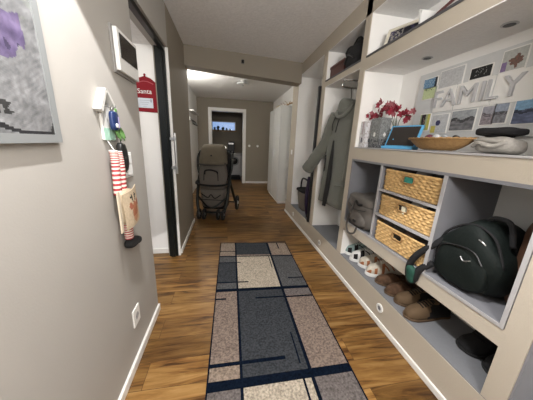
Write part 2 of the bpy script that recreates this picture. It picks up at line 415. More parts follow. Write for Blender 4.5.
# ================================================================ LEFT WALL
# canvas picture
pic = thing('framed_picture', 'grey canvas picture with a purple shape in a grey frame at the left edge', 'picture', (XL, .30, 1.9))
f0 = []
Y1, Z0, Y0, Z1 = .846, 1.292, -.25, 2.25
def PP(bm): bmesh.ops.translate(bm, vec=-Vector((XL, .30, 1.9)), verts=bm.verts); return bm
fw = .024
bm = B(XL, XL+.020, Y1-fw, Y1, Z0, Z1); bx(bm, XL, XL+.020, Y0, Y0+fw, Z0, Z1); bx(bm, XL, XL+.020, Y0+fw, Y1-fw, Z0, Z0+fw); bx(bm, XL, XL+.020, Y0+fw, Y1-fw, Z1-fw, Z1)
obj('frame', PP(bm), mat('grey_frame', (.22, .23, .23), .6), pic)
purple = [(.60,1.60),(.701,1.59),(.721,1.594),(.745,1.605),(.747,1.572),(.752,1.544),(.742,1.526),(.725,1.531),(.712,1.494),(.675,1.488),(.60,1.50)]
dark = [(.60,1.40),(.646,1.391),(.672,1.385),(.660,1.374),(.672,1.363),(.650,1.357),(.62,1.362),(.60,1.372)]
def piccol(y, z):
    y = y/1.037; z = 1.32+(z-1.32)/1.037
    n = noise.noise(Vector((y*9, z*38, 0))) ; n2 = noise.noise(Vector((y*60, z*30, 3)))
    yy = y + .006*n2; zz = z + .006*n
    if inside(yy, zz, purple):
        return (.11+.05*n, .085+.04*n, .16+.06*n) if n2 > -.35 else (.05, .04, .08)
    if inside(yy, zz, dark): return (.03, .03, .03) if n2 > -.3 else (.16, .16, .16)
    # black swoosh rising to the left
    zc = 1.3185 + max(0, (.73-yy))**2*1.9
    w = .006 + max(0, .74-yy)*.05
    if yy < .79 and abs(zz-zc) < w*.5+.001: return (.02, .02, .022)
    if yy > .777 and zz < 1.318+max(0, (yy-.777)*1.7): return (.03, .03, .03)
    if zz > 1.60 + .2*(.74-yy) and n > 0.05: return (.20, .21, .20)
    n3 = noise.noise(Vector(((y+z*.6)*22, (z-y*.6)*130, 7)))
    g = .175 + .04*n + .03*n2 + .05*n3
    return (g, g*1.01, g*1.03)
cv = sheet('canvas', lambda u, v: (.014, u-.30, v-1.9), lin(Y0+fw, Y1-fw, 260), lin(Z0+fw, Z1-fw, 220), piccol, M['canvas'], pic, thick=.006)

def wall_box(name, y0, y1, z0, z1, d, m, parent=None, loc=None, bevel=.003, off=0, **k):
    bm = B(XL+off, XL+off+d, y0, y1, z0, z1)
    if loc: bmesh.ops.translate(bm, vec=-Vector(loc), verts=bm.verts)
    return obj(name, bm, m, parent, bevel=bevel, **k)
# intercom panel
L0 = (XL, 1.44, 1.74)
ic = thing('wall_intercom', 'white wall intercom with a dark glass screen beside the door opening', 'intercom', L0)
wall_box('backplate', 1.320, 1.585, 1.622, 1.83, .010, mat('grey_backplate', (.25, .24, .23), .6), ic, L0)
wall_box('housing', 1.332, 1.575, 1.635, 1.823, .020, M['white_plastic'], ic, L0, off=.010)
s_ = wall_box('screen', 1.352, 1.56, 1.695, 1.805, .003, M['screen'], ic, L0, off=.030, bevel=.001)
# switches and sockets
def plate(name, y0, y1, z0, z1, label, cat, rockers):
    L = (XL, (y0+y1)/2, (z0+z1)/2); t = thing(name, label, cat, L)
    wall_box('cover_plate', y0, y1, z0, z1, .009, M['white_plastic'], t, L)
    for a, b, c, e, kind in rockers:
        if kind == 'r': wall_box('rocker', a, b, c, e, .004, M['white_plastic'], t, L, off=.009, bevel=.002)
        else:
            bm = lathe(bmesh.new(), [(.021, .0095), (.021, .0105), (.0185, .0105), (.0175, .0092)], 24, (0, (a+b)/2-L[1], (c+e)/2-L[2]), 'x')
            so = obj('socket_insert', bm, M['greyedge'], t)
            bm = bmesh.new()
            for q in (-.0095, .0095): lathe(bm, [(.0028, .0105), (.0028, .0112)], 8, (0, (a+b)/2-L[1]+q, (c+e)/2-L[2]), 'x')
            obj('socket_hole', bm, M['black_plastic'], so)
    return t
plate('light_switch', 1.275, 1.395, 1.10, 1.235, 'double white light switch plate below the keys near the door opening', 'switch', [(1.288, 1.383, 1.173, 1.223, 'r'), (1.288, 1.383, 1.112, 1.165, 'r')])
plate('wall_socket', 1.175, 1.262, .235, .345, 'white socket plate low on the left wall above the baseboard', 'socket', [(1.19, 1.247, .255, .325, 's')])
# key rack: little white house
L0 = (XL, 1.17, 1.40)
kr = thing('key_rack', 'white house shaped key rack with mint green lower part on the left wall', 'key rack', L0)
wall_box('back_board', 1.125, 1.225, 1.30, 1.45, .012, mat('white_wood', (.62, .61, .58), .6), kr, L0)
bm = bmesh.new()
prism(bm, [(1.085, 1.425), (1.145, 1.517), (1.165, 1.517), (1.105, 1.415)], XL, XL+.032, 'yz')
prism(bm, [(1.165, 1.517), (1.145, 1.517), (1.222, 1.435), (1.242, 1.435)], XL, XL+.032, 'yz')
bmesh.ops.translate(bm, vec=-Vector(L0), verts=bm.verts)
obj('roof', bm, mat('matt_white_wood', (.55, .54, .51), .7), kr, bevel=.002)
wall_box('painted_hills', 1.127, 1.223, 1.30, 1.352, .002, mat('mint_paint', (.38, .60, .48), .6, var=.3, vscale=40), kr, L0, off=.012, bevel=0, label='mint green painted hills')
for y in (1.14, 1.18, 1.21):
    bm = tube(bmesh.new(), curve([(XL+.012, y, 1.445), (XL+.032, y, 1.443), (XL+.036, y, 1.455)], 4), .002, 6)
    bmesh.ops.translate(bm, vec=-Vector(L0), verts=bm.verts); obj('hook', bm, M['steel'], kr)
# blue key fob
L0 = (XL+.036, 1.18, 1.44)
kf = thing('key_fob', 'blue plastic key fob with a silver ring hanging from the key rack', 'key', L0)
obj('ring', tube(bmesh.new(), [(0, .011*sin(a), -.006+.011*cos(a)) for a in lin(0, 2*PI, 18)], .0015, 6, False), M['steel'], kf, smooth=True)
obj('fob', sup(bmesh.new(), (0, 0, -.055), (.012, .032, .042), .45, .6, 24, 14), mat('navy_plastic', (.015, .03, .10), .35), kf, smooth=True)
obj('button', lathe(bmesh.new(), [(.010, .011), (.009, .015), (.004, .016)], 16, (0, -.006, -.075), 'x'), M['white_plastic'], kf)
bm = B(.010, .014, .013, .020, -.085, -.035); obj('stripe', bm, mat('lilac', (.35, .30, .45), .5), kf, label='lilac stripe')
# green lanyard / tassel
L0 = (XL+.034, 1.215, 1.44)
ly = thing('green_lanyard', 'short green and yellow ribbon hanging behind the blue key fob', 'lanyard', L0)
bm = bmesh.new()
for k in range(7):
    tube(bm, curve([(0, -.002*k, 0), (.004, -.012-.003*k, -.05), (0, -.03+.012*k, -.095), (.006, -.02+.012*k, -.13-.006*(k % 3))], 4), .0032, 5)
obj('ribbon', bm, mat('leaf_green', (.10, .22, .06), .6, var=.5, vscale=40), ly, smooth=True)
# black key case
L0 = (XL+.034, 1.225, 1.315)
kc = thing('key_case', 'black leather key case hanging beside the striped doll legs', 'key case', L0)
obj('cord', tube(bmesh.new(), curve([(0, -.012, .12), (0, -.006, .04), (0, 0, -.035)], 5), .0025, 6), M['black_plastic'], kc)
obj('case', sup(bmesh.new(), (.0, 0, -.10), (.018, .032, .072), .5, .6, 24, 16, amp=.006, fs=25), mat('black_leather', (.012, .012, .012), .35), kc, smooth=True)
# christmas doll with striped legs and a cloth bag
L0 = (XL, 1.155, 1.255)
dl = thing('hanging_christmas_doll', 'christmas hanging with red striped legs, beige reindeer bag and black boot', 'decoration', L0)
def stripes(name, pts, r, n):
    P = curve(pts, n); bm = bmesh.new(); cl = bm.loops.layers.float_color.new('Col')
    R = []
    for i, p in enumerate(P):
        R.append([bm.verts.new(p + Vector((r*.8*cos(a), r*sin(a), 0))) for a in lin(0, 2*PI, 12)[:-1]])
    for i in range(len(R)-1):
        c = (.40, .05, .06) if i % 2 else (.70, .64, .57)
        for k in range(12):
            f = bm.faces.new([R[i][k], R[i][(k+1) % 12], R[i+1][(k+1) % 12], R[i+1][k]])
            for l in f.loops: l[cl] = (*c, 1)
    bm.faces.new(R[0]); bm.faces.new(R[-1])
    return obj(name, bm, M['paint'], dl, smooth=True)
stripes('striped_leg', [(.034, -.018, .00), (.036, -.018, -.06), (.034, -.026, -.205)], .021, 14)
stripes('striped_leg', [(.034, .026, -.005), (.038, .028, -.07), (.034, .030, -.205)], .021, 14)
stripes('striped_leg', [(.030, .030, -.33), (.034, .034, -.39), (.032, .038, -.455)], .026, 10)
deer = [(-.045, -.03), (.045, -.03), (.03, .05), (-.03, .05)]
def bagcol(u, v):
    # u: -1..1, v: 0 bottom..1 top
    if (u/.34)**2 + ((v-.38)/.30)**2 < 1: return (.33, .13, .07) if v > .28 else (.45, .24, .14)
    for s in (-1, 1):
        if ((u-s*.42)/.16)**2 + ((v-.60)/.10)**2 < 1: return (.30, .10, .06)
        if abs(u-s*(.16+.25*(v-.72))) < .055 and .68 < v < .90: return (.02, .02, .02)
        if abs(v-.82) < .02 and .1 < s*u < .38: return (.02, .02, .02)
    return (.50, .40, .28)
sheet('cloth_bag', lambda u, v: (.070+.018*(1-u*u)*(1 - abs(2*v-1)*.3), .0+.078*u+.018*(1-v), -.365+.18*v+.010*u), lin(-1, 1, 40), lin(0, 1, 40), bagcol, M['paint'], dl, thick=.004)
sup_ = sup(bmesh.new(), (.05, .010, -.272), (.020, .068, .085), .5, .6, 24, 14); obj('bag_body', sup_, mat('sack_beige', (.46, .37, .26), .9), dl, smooth=True)
bm = B(.055, .062, -.092, -.074, -.375, -.18); obj('bag_ribbon', bm, mat('sack_pale', (.6, .52, .40), .9), dl)
def bootf(q, p): q.z += -.25*q.y if q.y > 0 else 0; return q
obj('boot', sup(bmesh.new(), (.036, .070, -.485), (.030, .070, .024), .7, .7, 24, 12, bootf), M['black_cloth'], dl, smooth=True)
obj('hanging_cord', tube(bmesh.new(), [(.004, 0, .05), (.03, 0, 0)], .002, 6), M['white_plastic'], dl)

# red ornament sign on the recess wall
L0 = (-.776, 2.56, 1.565)
on = thing('red_letterbox_sign', 'red arched metal sign with white script hanging on the recess wall', 'sign', L0)
out = [(-.105, 0), (.107, -.005), (.105, .26), (.05, .305), (-.005, .325), (-.06, .305), (-.105, .265)]
obj('board', prism(bmesh.new(), out, -.012, -.001, 'xz'), M['red'], on, bevel=.003)
obj('knob', sup(bmesh.new(), (-.005, -.007, .335), (.010, .008, .012), 1, 1, 12, 8), M['red'], on, smooth=True)
obj('letter_panel', B(-.085, .055, -.015, -.012, .035, .125), mat('pale_blue_card', (.62, .68, .74), .6), on, label='pale blue letter panel')
bm = bmesh.new()
for k in range(4): bx(bm, -.07+.01*k, .03-.012*k, -.0165, -.015, .102-.018*k, .105-.018*k)
bx(bm, .032, .044, -.0165, -.015, .088, .115)
obj('writing_lines', bm, mat('grey_ink', (.3, .33, .38), .6), on)
bm = text_bm('Santa', .062, .001); bmesh.ops.rotate(bm, cent=(0, 0, 0), matrix=Matrix.Rotation(PI/2, 3, 'X'), verts=bm.verts); bmesh.ops.translate(bm, vec=(-.015, -.0135, .185), verts=bm.verts)
obj('script_lettering', bm, M['white_plastic'], on, label='white lettering reading Santa')
bm = tube(bmesh.new(), curve([(-.08, -.013, .255), (-.03, -.013, .275), (.02, -.013, .275), (.07, -.013, .255)], 5), .0035, 6)
obj('painted_arc', bm, mat('pink_enamel', (.45, .10, .12), .5), on)

# detector on the beam
L0 = (.225, 3.50, 2.385)
md_ = thing('motion_detector', 'small black square motion detector on the beam above the corridor', 'detector', L0)
obj('housing', B(-.019, .019, -.02, .012, -.022, .022), M['black_plastic'], md_, bevel=.005)
obj('lens', lathe(bmesh.new(), [(.012, -.020), (.010, -.025), (.004, -.027)], 16, (0, 0, 0), 'y'), M['screen'], md_, smooth=True)

# ================================================================ FAR HALL
# wardrobe
L0 = (1.23, 5.2, 0)
wd = thing('wardrobe', 'tall glossy white wardrobe standing at the far end of the hall', 'wardrobe', L0)
obj('carcass', B(-.145, .165, -.55, .60, .06, 2.04), M['gloss_white'], wd)
obj('plinth', B(-.13, .16, -.54, .59, 0, .06), M['trim'], wd)
for y0 in (-.55, .03):
    o = obj('door', B(-.165, -.147, y0+.003, y0+.567, .065, 2.035), M['gloss_white'], wd, bevel=.002)
    obj('door_handle', B(-.178, -.165, (y0+.52) if y0 < -.2 else (y0+.035), (y0+.532) if y0 < -.2 else (y0+.047), 1.0, 1.16), M['steel'], o)
# things on top of the wardrobe
L0 = (1.24, 5.0, 2.04)
g = thing('driftwood_branch', 'brown dried branch lying on top of the white wardrobe', 'branch', L0)
bm = bmesh.new(); tube(bm, curve([(-.11, .30, .02), (-.04, .18, .06), (.0, .0, .03), (.06, -.20, .07), (.10, -.31, .05)], 6), [.012+.008*sin(i) ** 2 for i in range(25)], 8)
obj('wood', bm, M['wicker_dark'], g, smooth=True)
bm = bmesh.new()
for k in range(7):
    y = -.28+.09*k; tube(bm, curve([(.0, y, .04), (.03*(-1)**k, y+.02, .09), (.05*(-1)**k, y+.05, .10+.01*(k % 3))], 4), .005, 6)
obj('twig', bm, M['wicker_dark'], g)
bm = bmesh.new(); sup(bm, (1.25, 5.55, 2.10), (.10, .14, .058), .7, .8, 24, 12, amp=.02, fs=14)
tag(obj('dried_wreath', bm, mat('pale_dried_grass', (.45, .38, .25), .9, var=.5, vscale=60), smooth=True), 'pale dried grass bundle behind the branch on the wardrobe', 'decoration')
# two round switches right of the utility door
for x, lb in ((.685, 'round white switch nearer the utility room door'), (.945, 'round white switch farther from the utility room door')):
    o = lathe(bmesh.new(), [(.036, 7.129), (.036, 7.120), (.030, 7.116)], 20, (x, 0, 1.175), 'y')
    tag(obj('round_switch', o, M['white_plastic']), lb, 'switch', 'round switches on the back wall')
# hall switch on the pillar beside the wardrobe
bm = B(XR-.010, XR, 3.86, 3.93, 1.12, 1.20)
tag(obj('light_switch', bm, M['white_plastic'], bevel=.003), 'small white light switch on the beige pillar by the wardrobe', 'switch')
# ceiling lamp
L0 = (.33, 4.95, ZC)
cl = thing('ceiling_lamp', 'small round glass ceiling lamp in the far hall, switched off', 'lamp', L0)
obj('base', lathe(bmesh.new(), [(.05, 0), (.05, -.02), (.02, -.03)], 24), M['white_plastic'], cl, smooth=True)
obj('glass_shade', lathe(bmesh.new(), [(.03, -.03), (.11, -.045), (.13, -.06), (.09, -.075), (.03, -.08)], 28), mat('frosted_glass', (.7, .72, .72), .3, trans=.3), cl, smooth=True)
obj('finial', lathe(bmesh.new(), [(.012, -.08), (.014, -.09), (.004, -.10)], 12), M['steel'], cl)
# left hall wall: shelf with hooks
L0 = (-.85, 6.1, 1.75)
hs = thing('wall_shelf', 'narrow white shelf with dark hooks on the far left hall wall', 'shelf', L0)
obj('board', B(0, .12, -.55, .45, .18, .205), M['trim'], hs, bevel=.003)
obj('hook_rail', B(0, .02, -.50, .40, -.02, .06), M['trim'], hs)
for k in range(4):
    obj('hook', tube(bmesh.new(), curve([(.02, -.4+.22*k, .02), (.06, -.4+.22*k, -.03), (.07, -.4+.22*k, -.10), (.09, -.4+.22*k, -.08)], 4), .007, 6), M['black_metal'], hs)

# utility room contents
L0 = (.27, 8.7, 0)
wm = thing('washing_machine', 'white washing machine with round door standing in the utility room', 'washing machine', L0)
obj('body', B(-.28, .30, -.28, .28, .02, .86), mat('appliance_white', (.5, .5, .5), .4), wm, bevel=.01)
bm = lathe(bmesh.new(), [(.17, -.282), (.165, -.31), (.13, -.315), (.12, -.30)], 32, (0, 0, .58), 'y')
o = obj('door', bm, mat('appliance_grey', (.25, .26, .27), .35), wm, smooth=True)
obj('door_glass', lathe(bmesh.new(), [(.118, -.30), (.08, -.325), (.02, -.33)], 28, (0, 0, .58), 'y'), M['screen'], o, smooth=True)
obj('control_panel', B(-.27, .29, -.29, -.281, .77, .85), M['greyedge'], wm)
L0 = (.15, 8.62, .86)
cm = thing('coffee_machine', 'black box shaped appliance standing on top of the washing machine', 'appliance', L0)
obj('body', B(-.12, .12, -.12, .16, 0, .42), M['black_plastic'], cm, bevel=.015)
obj('control_strip', B(-.09, .09, -.124, -.12, .32, .37), M['steel'], cm)
L0 = (-.25, 8.72, 0)
cb = thing('utility_cabinet', 'grey low cabinet left of the washing machine in the utility room', 'cabinet', L0)
obj('body', B(-.30, .20, -.25, .27, .0, .86), M['greyedge'], cb, bevel=.004)
obj('door', B(-.28, .18, -.268, -.252, .05, .83), M['greyedge'], cb)
obj('worktop', B(-.32, .21, -.28, .27, .86, .89), M['greyboard'], cb)
L0 = (-.09, 8.58, .89)
dl2 = thing('desk_lamp', 'small round lamp glowing on the utility cabinet', 'lamp', L0)
obj('stand', lathe(bmesh.new(), [(.05, 0), (.05, .015), (.01, .02), (.01, .10)], 16), M['steel'], dl2)
obj('globe', sup(bmesh.new(), (0, 0, .155), (.06, .06, .06), 1, 1, 16, 12), mat('lamp_globe', (.9, .88, .8), .4, emit=(1, .93, .8), estr=3.0), dl2, smooth=True)
bm = B(-.20, .46, 7.75, 8.30, .0, .09)
tag(obj('door_mat', bm, M['black_cloth'], bevel=.01), 'black thick mat on the utility room floor', 'mat')
for k, (x, h, r) in enumerate(((-.44, .10, .035), (-.32, .14, .05), (-.14, .11, .05), (.0, .08, .03), (.12, .07, .03))):
    o = thing('potted_plant', ['tiny dark potted plant farthest left on the utility window sill', 'bushy dark potted plant second from left on the utility sill', 'round dark potted plant in the middle of the utility sill', 'little dark potted plant right of the middle on the utility sill', 'smallest dark potted plant at the right of the utility sill'][k], 'plant', (x, 8.95, 1.668), 0, 'plants on the utility window sill')
    obj('pot', lathe(bmesh.new(), [(r*.6, 0), (r*.75, h*.4)], 12), M['black_plastic'], o)
    obj('foliage', sup(bmesh.new(), (0, 0, h*.72), (r, r, h*.38), 1, 1, 16, 10, amp=.03, fs=40), mat('dark_leaf', (.01, .03, .012), .7), o, smooth=True)

# ================================================================ STROLLER
S0 = (-.215, 3.97, 0)
ST = st = thing('baby_stroller', 'taupe baby stroller with black frame parked against the left wall', 'stroller', S0, -.20)
# canopy: a stacked dome whose front faces the camera
rings = []
for j in range(13):
    t = j/12; z = .90 + .31*sin(t*PI/2); w = .215*cos(t*PI/2*.86)**.45; yc = -.06+.10*t; dd = .17*cos(t*PI/2*.9)**.5
    rings.append([(w*sgn(cos(a), .75), yc + dd*sgn(sin(a), .75), z + (.014*cos(6*a)*0)) for a in lin(0, 2*PI, 40)[:-1]])
o = obj('canopy', loft(bmesh.new(), rings), M['stroller_beige'], st, smooth=True)
bm = bmesh.new(); tube(bm, curve([(-.21, -.19, .93), (-.19, -.20, .90), (0, -.235, .885), (.19, -.20, .90), (.21, -.19, .93)], 8), .010, 8); obj('canopy_rim', bm, M['grey_strap'], o, smooth=True)
bm = lathe(bmesh.new(), [(.014, -.232), (.012, -.238)], 14, (0.01, .0, 1.04), 'y'); obj('badge', bm, M['black_plastic'], o)
# seat body
rings = []
for j in range(11):
    t = j/10; z = .50 + .40*t; w = .19+.03*sin(t*PI); yc = -.09+.03*t
    rings.append([(w*sgn(cos(a), .6), yc + .12*sgn(sin(a), .6), z) for a in lin(0, 2*PI, 36)[:-1]])
o = obj('seat_shell', loft(bmesh.new(), rings), M['stroller_grey'], st, smooth=True)
bm = bmesh.new()
sup(bm, (0, -.205, .68), (.15, .02, .13), .4, .4, 28, 14, amp=.01, fs=12); obj('seat_pocket', bm, M['stroller_grey'], o, smooth=True)
bm = bmesh.new(); tube(bm, curve([(-.10, -.225, .74), (-.085, -.235, .80), (0, -.245, .815), (.085, -.235, .79), (.10, -.225, .76)], 6), .013, 8); obj('grab_strap', bm, M['black_cloth'], o, smooth=True)
for x in (-.11, .10): obj('zip_strap', tube(bmesh.new(), [(x, -.22, .76), (x*1.05, -.225, .64)], .007, 6), M['black_cloth'], o)
bm = bmesh.new(); tube(bm, curve([(-.245, -.08, .62), (-.24, -.20, .585), (-.10, -.26, .57), (.10, -.26, .57), (.24, -.20, .585), (.245, -.08, .62)], 8), .016, 10); obj('bumper_bar', bm, M['black_cloth'], st, smooth=True)
o = obj('rear_canopy_panel', sup(bmesh.new(), (0, .13, .86), (.235, .10, .30), .6, .6, 36, 18), M['black_cloth'], st, smooth=True, label='black rear panel')
o = obj('undercarriage', sup(bmesh.new(), (0, .10, .20), (.20, .18, .10), .4, .4, 24, 12), M['black_cloth'], st, smooth=True, label='black underside')
# basket
rings = []
for j in range(7):
    t = j/6; z = .20+.28*t; w = .16+.04*t
    rings.append([(w*sgn(cos(a), .5), -.05 + (.19+.02*t)*sgn(sin(a), .5), z) for a in lin(0, 2*PI, 36)[:-1]])
o = obj('storage_basket', loft(bmesh.new(), rings), M['stroller_grey'], st, smooth=True)
bm = bmesh.new(); tube(bm, curve([(-.15, -.262, .43), (-.05, -.27, .37), (.0, -.27, .42), (.06, -.27, .36), (.15, -.262, .42)], 6), .008, 6); tube(bm, [(-.19, -.258, .33), (.19, -.258, .33)], .006, 6); obj('elastic_cord', bm, M['black_cloth'], o)
# frame
for s in (-1, 1):
    bm = bmesh.new()
    tube(bm, curve([(s*.20, -.26, .12), (s*.235, -.20, .30), (s*.245, -.05, .60), (s*.245, .16, .90), (s*.24, .30, 1.05)], 8), .024, 10)
    obj('side_frame', bm, M['black_metal'], st, smooth=True)
    bm = bmesh.new(); tube(bm, curve([(s*.245, -.03, .62), (s*.26, .18, .40), (s*.28, .36, .16)], 8), .024, 10)
    obj('rear_leg', bm, M['black_metal'], st, smooth=True)
    bm = bmesh.new(); tube(bm, curve([(s*.215, .0, .62), (s*.27, .02, .80), (s*.27, .05, 1.0), (s*.22, .04, 1.10)], 6), .020, 8)
    obj('canopy_arm', bm, M['black_metal'], st, smooth=True)
bm = bmesh.new(); tube(bm, curve([(-.24, .30, 1.05), (-.22, .36, 1.09), (0, .38, 1.10), (.22, .36, 1.09), (.24, .30, 1.05)], 6), .02, 10); obj('handlebar', bm, M['black_cloth'], st, smooth=True)
bm = bmesh.new(); tube(bm, [(-.28, .36, .15), (.28, .36, .15)], .012, 8); obj('rear_axle', bm, M['black_metal'], st)
bm = tube(bmesh.new(), [(-.20, -.26, .12), (.20, -.26, .12)], .014, 8); obj('front_axle', bm, M['black_metal'], st)
bm = tube(bmesh.new(), curve([(-.235, -.16, .36), (0, -.29, .20), (.235, -.16, .36)], 6), .016, 8); obj('footrest_bar', bm, M['black_metal'], st)
def wheel(x, y, r, w):
    bm = bmesh.new(); lathe(bm, [(r*.74, -w*.5), (r*.93, -w*.5), (r, -w*.25), (r, w*.25), (r*.93, w*.5), (r*.74, w*.5), (r*.74, -w*.5)], 28, (x, y, r), 'x', cap=False)
    o = obj('wheel', bm, M['rubber'], st, smooth=True)
    bm = bmesh.new(); lathe(bm, [(r*.2, -w*.55), (r*.2, w*.55)], 12, (x, y, r), 'x')
    for k in range(5):
        a = 2*PI*k/5; tube(bm, [(x, y, r), (x, y+r*.76*cos(a), r+r*.76*sin(a))], r*.07, 6)
    obj('spokes', bm, M['steel'], o)
for x in (-.19, -.11, .11, .19): wheel(x, -.28, .09, .035)
for x in (-.265, .315): wheel(x, .36, .14, .045)

ST.scale = (1.08, 1.0, 1.03)
# ================================================================ FAR BAY: basket bag, umbrella, black edged mirror
L0 = (1.29, 3.44, .243)
bb = thing('shopping_basket', 'taupe shopping basket with black rim and hoop handle in the far bay', 'basket', L0)
rings = [[((.085+.035*t)*sgn(cos(a), .6), (.15+.04*t)*sgn(sin(a), .6), .005+.31*t) for a in lin(0, 2*PI, 32)[:-1]] for t in lin(0, 1, 6)]
obj('body', loft(bmesh.new(), rings), mat('taupe_fabric', (.17, .15, .12), .9, var=.1), bb, smooth=True)
bm = bmesh.new(); tube(bm, [(.122*sgn(cos(a), .6), .192*sgn(sin(a), .6), .325) for a in lin(0, 2*PI, 40)], .018, 8, False); obj('rim', bm, M['black_cloth'], bb, smooth=True)
bm = B(-.11, .11, -.17, .17, .312, .326); obj('cover', bm, M['black_cloth'], bb)
bm = bmesh.new(); tube(bm, curve([(-.03, -.185, .33), (-.03, -.175, .44), (-.03, -.10, .505), (-.03, .10, .505), (-.03, .175, .44), (-.03, .185, .33)], 8), .014, 8); obj('hoop_handle', bm, M['black_plastic'], bb, smooth=True)
L0 = (1.175, 3.0, .243)
um = thing('umbrella', 'dark purple closed umbrella leaning upright beside the divider', 'umbrella', L0)
bm = bmesh.new(); rings = []
for j in range(15):
    t = j/14; r = .012+.050*sin(min(1, t*1.25)*PI*.62)*(1-.25*t)
    rings.append([(r*(1+.22*cos(5*a+2*t))*cos(a)+.03*t-.015, r*(1+.22*cos(5*a+2*t))*sin(a)+.02*t, .05+.56*t) for a in lin(0, 2*PI, 30)[:-1]])
obj('canopy', loft(bm, rings), M['purple'], um, smooth=True)
bm = tube(bmesh.new(), [(-.016, -.001, .005), (.017, .021, .66)], .006, 8); obj('shaft', bm, M['black_metal'], um)
bm = tube(bmesh.new(), curve([(.016, .02, .62), (.018, .022, .70), (.018, .045, .735), (.018, .075, .71), (.018, .078, .68)], 6), .013, 10); obj('crook_handle', bm, M['black_plastic'], um, smooth=True)
L0 = (1.30, 2.83, .243)
mi = thing('standing_mirror', 'tall narrow mirror with a black frame seen edge on in the far bay', 'mirror', L0)
obj('frame', B(-.195, .17, -.026, .012, 0.005, 1.755), M['black_plastic'], mi, bevel=.003)
obj('mirror_glass', B(-.15, .155, .012, .015, .02, 1.74), M['chrome'], mi)

# ================================================================ COAT
CO = (1.12, 2.3, .62)
def cp(y, z, d=0):
    """point on the coat's slanting front plane, d metres deeper into the bay"""
    k = 1.46 / (1.12 + .13*y)
    return Vector((1.12*k + d, y*k, 1.32 + (z-1.32)*k)) - Vector(CO)
ct = thing('hooded_coat', 'long olive grey hooded coat hanging open on the pull-out rail', 'coat', CO)
prof = [ # z, y far edge, y near edge, depth
 (1.665, 2.34, 1.98, .08), (1.63, 2.42, 1.92, .11), (1.56, 2.47, 1.885, .14), (1.40, 2.49, 1.875, .16), (1.20, 2.52, 1.87, .17),
 (1.0, 2.56, 1.865, .18), (.84, 2.595, 1.865, .19), (.66, 2.62, 1.865, .19)]
rings = []
for j in range(29):
    t = j/28*(len(prof)-1); i = min(int(t), len(prof)-2); f = t-i
    z, ya, yb, dp = [prof[i][k]*(1-f)+prof[i+1][k]*f for k in range(4)]
    ring = []
    tt = j/28
    for k in range(56):
        a = 2*PI*k/56
        y = (ya+yb)/2 + (ya-yb)/2*sgn(cos(a), .55)
        d = dp/2 - dp/2*sgn(sin(a), .6)
        fold = .016*tt*sin(9*a+1.3+tt*1.2) + .008*sin(17*a+tt*4)*tt
        hem = -.06*(tt > .97)*0 + .045*((y-ya)/(yb-ya))*tt*1.0
        zz = z - .07*tt*((ya-y)/(ya-yb)-.5)*-.6
        ring.append(cp(y, zz, max(0.0, d+fold) - .004))
    rings.append(ring)
o = obj('body', loft(bmesh.new(), rings), M['coat'], ct, smooth=True)
def sleeve(P, R, n=14):
    C_ = curve(P, 7); rr = [R[0]+(R[1]-R[0])*i/(len(C_)-1) for i in range(len(C_))]
    rings = []
    for i, c in enumerate(C_):
        tg = (C_[min(i+1, len(C_)-1)]-C_[max(i-1, 0)]).normalized(); s = Vector((1, 0, 0)); s = (s - tg*s.dot(tg)).normalized(); u = tg.cross(s)
        w = 1 + .10*sin(i*1.7)*(i > 3)
        rings.append([c + s*cos(a)*rr[i]*.72 + u*sin(a)*rr[i]*w for a in lin(0, 2*PI, 20)[:-1]])
    return loft(bmesh.new(), rings)
sl = obj('sleeve', sleeve([cp(2.36, 1.62, .04), cp(2.44, 1.50, .03), cp(2.55, 1.33, .03), cp(2.68, 1.18, -.01), cp(2.87, .99, -.05)], (.09, .088)), M['coat'], ct, smooth=True)
c0 = cp(2.80, 1.06, -.04); c1 = cp(2.87, .99, -.05); dd_ = (c1-c0).normalized()
obj('cuff_shade_disc', tube(bmesh.new(), [c1-dd_*.01, c1+dd_*.004], .058, 16), M['coat_dark'], sl, label='black disc for the shade inside the cuff')  # black disc stands in for the shade inside the sleeve
obj('cuff', tube(bmesh.new(), [c1-dd_*.045, c1+dd_*.002], [.075, .078], 20, False), M['coat'], sl, smooth=True)
obj('sleeve', sleeve([cp(1.98, 1.62, .06), cp(1.945, 1.45, .05), cp(1.945, 1.2, .03), cp(1.96, .98, .02)], (.075, .065)), M['coat'], ct, smooth=True)
# hood: open cowl
rings = []
for j in range(11):
    t = j/10; z = 1.62+.145*sin(t*PI/2); w = .145*(cos(t*PI/2*.92))**.55; dep = .12*cos(t*PI/2*.8)**.5
    rings.append([cp(2.20+.04*t + w*1.25*cos(a), z + .02*cos(a)*t, .09+dep*sin(a)*.8) for a in lin(0, 2*PI, 30)[:-1]])
hd = obj('hood', loft(bmesh.new(), rings), M['coat'], ct, smooth=True)
bm = bmesh.new(); tube(bm, curve([cp(2.28, 1.64, -.01), cp(2.24, 1.60, -.025), cp(2.12, 1.58, -.03), cp(2.02, 1.64, -.01), cp(1.99, 1.70, .0)], 6), .016, 8); obj('hood_edge', bm, M['coat'], hd, smooth=True)
bm = bmesh.new(); tube(bm, curve([cp(2.27, 1.60, -.02), cp(2.30, 1.52, -.03), cp(2.29, 1.46, -.03)], 5), .005, 6); tube(bm, curve([cp(2.18, 1.58, -.02), cp(2.20, 1.50, -.03), cp(2.22, 1.44, -.03)], 5), .005, 6)
obj('drawstring', bm, M['coat_dark'], ct, smooth=True)
bm = bmesh.new()
pts = [(2.255, 1.36), (2.268, 1.36), (2.315, 1.1), (2.338, .90), (2.362, .75), (2.372, .622), (2.300, .63), (2.262, .80), (2.235, .95), (2.240, 1.12)]
n = len(pts); a = [bm.verts.new(cp(y, z, -.012)) for y, z in pts]; b = [bm.verts.new(cp(y, z, -.022)) for y, z in pts]
bm.faces.new(a); bm.faces.new(b[::-1])
for i in range(n): bm.faces.new([a[i], a[(i+1) % n], b[(i+1) % n], b[i]])
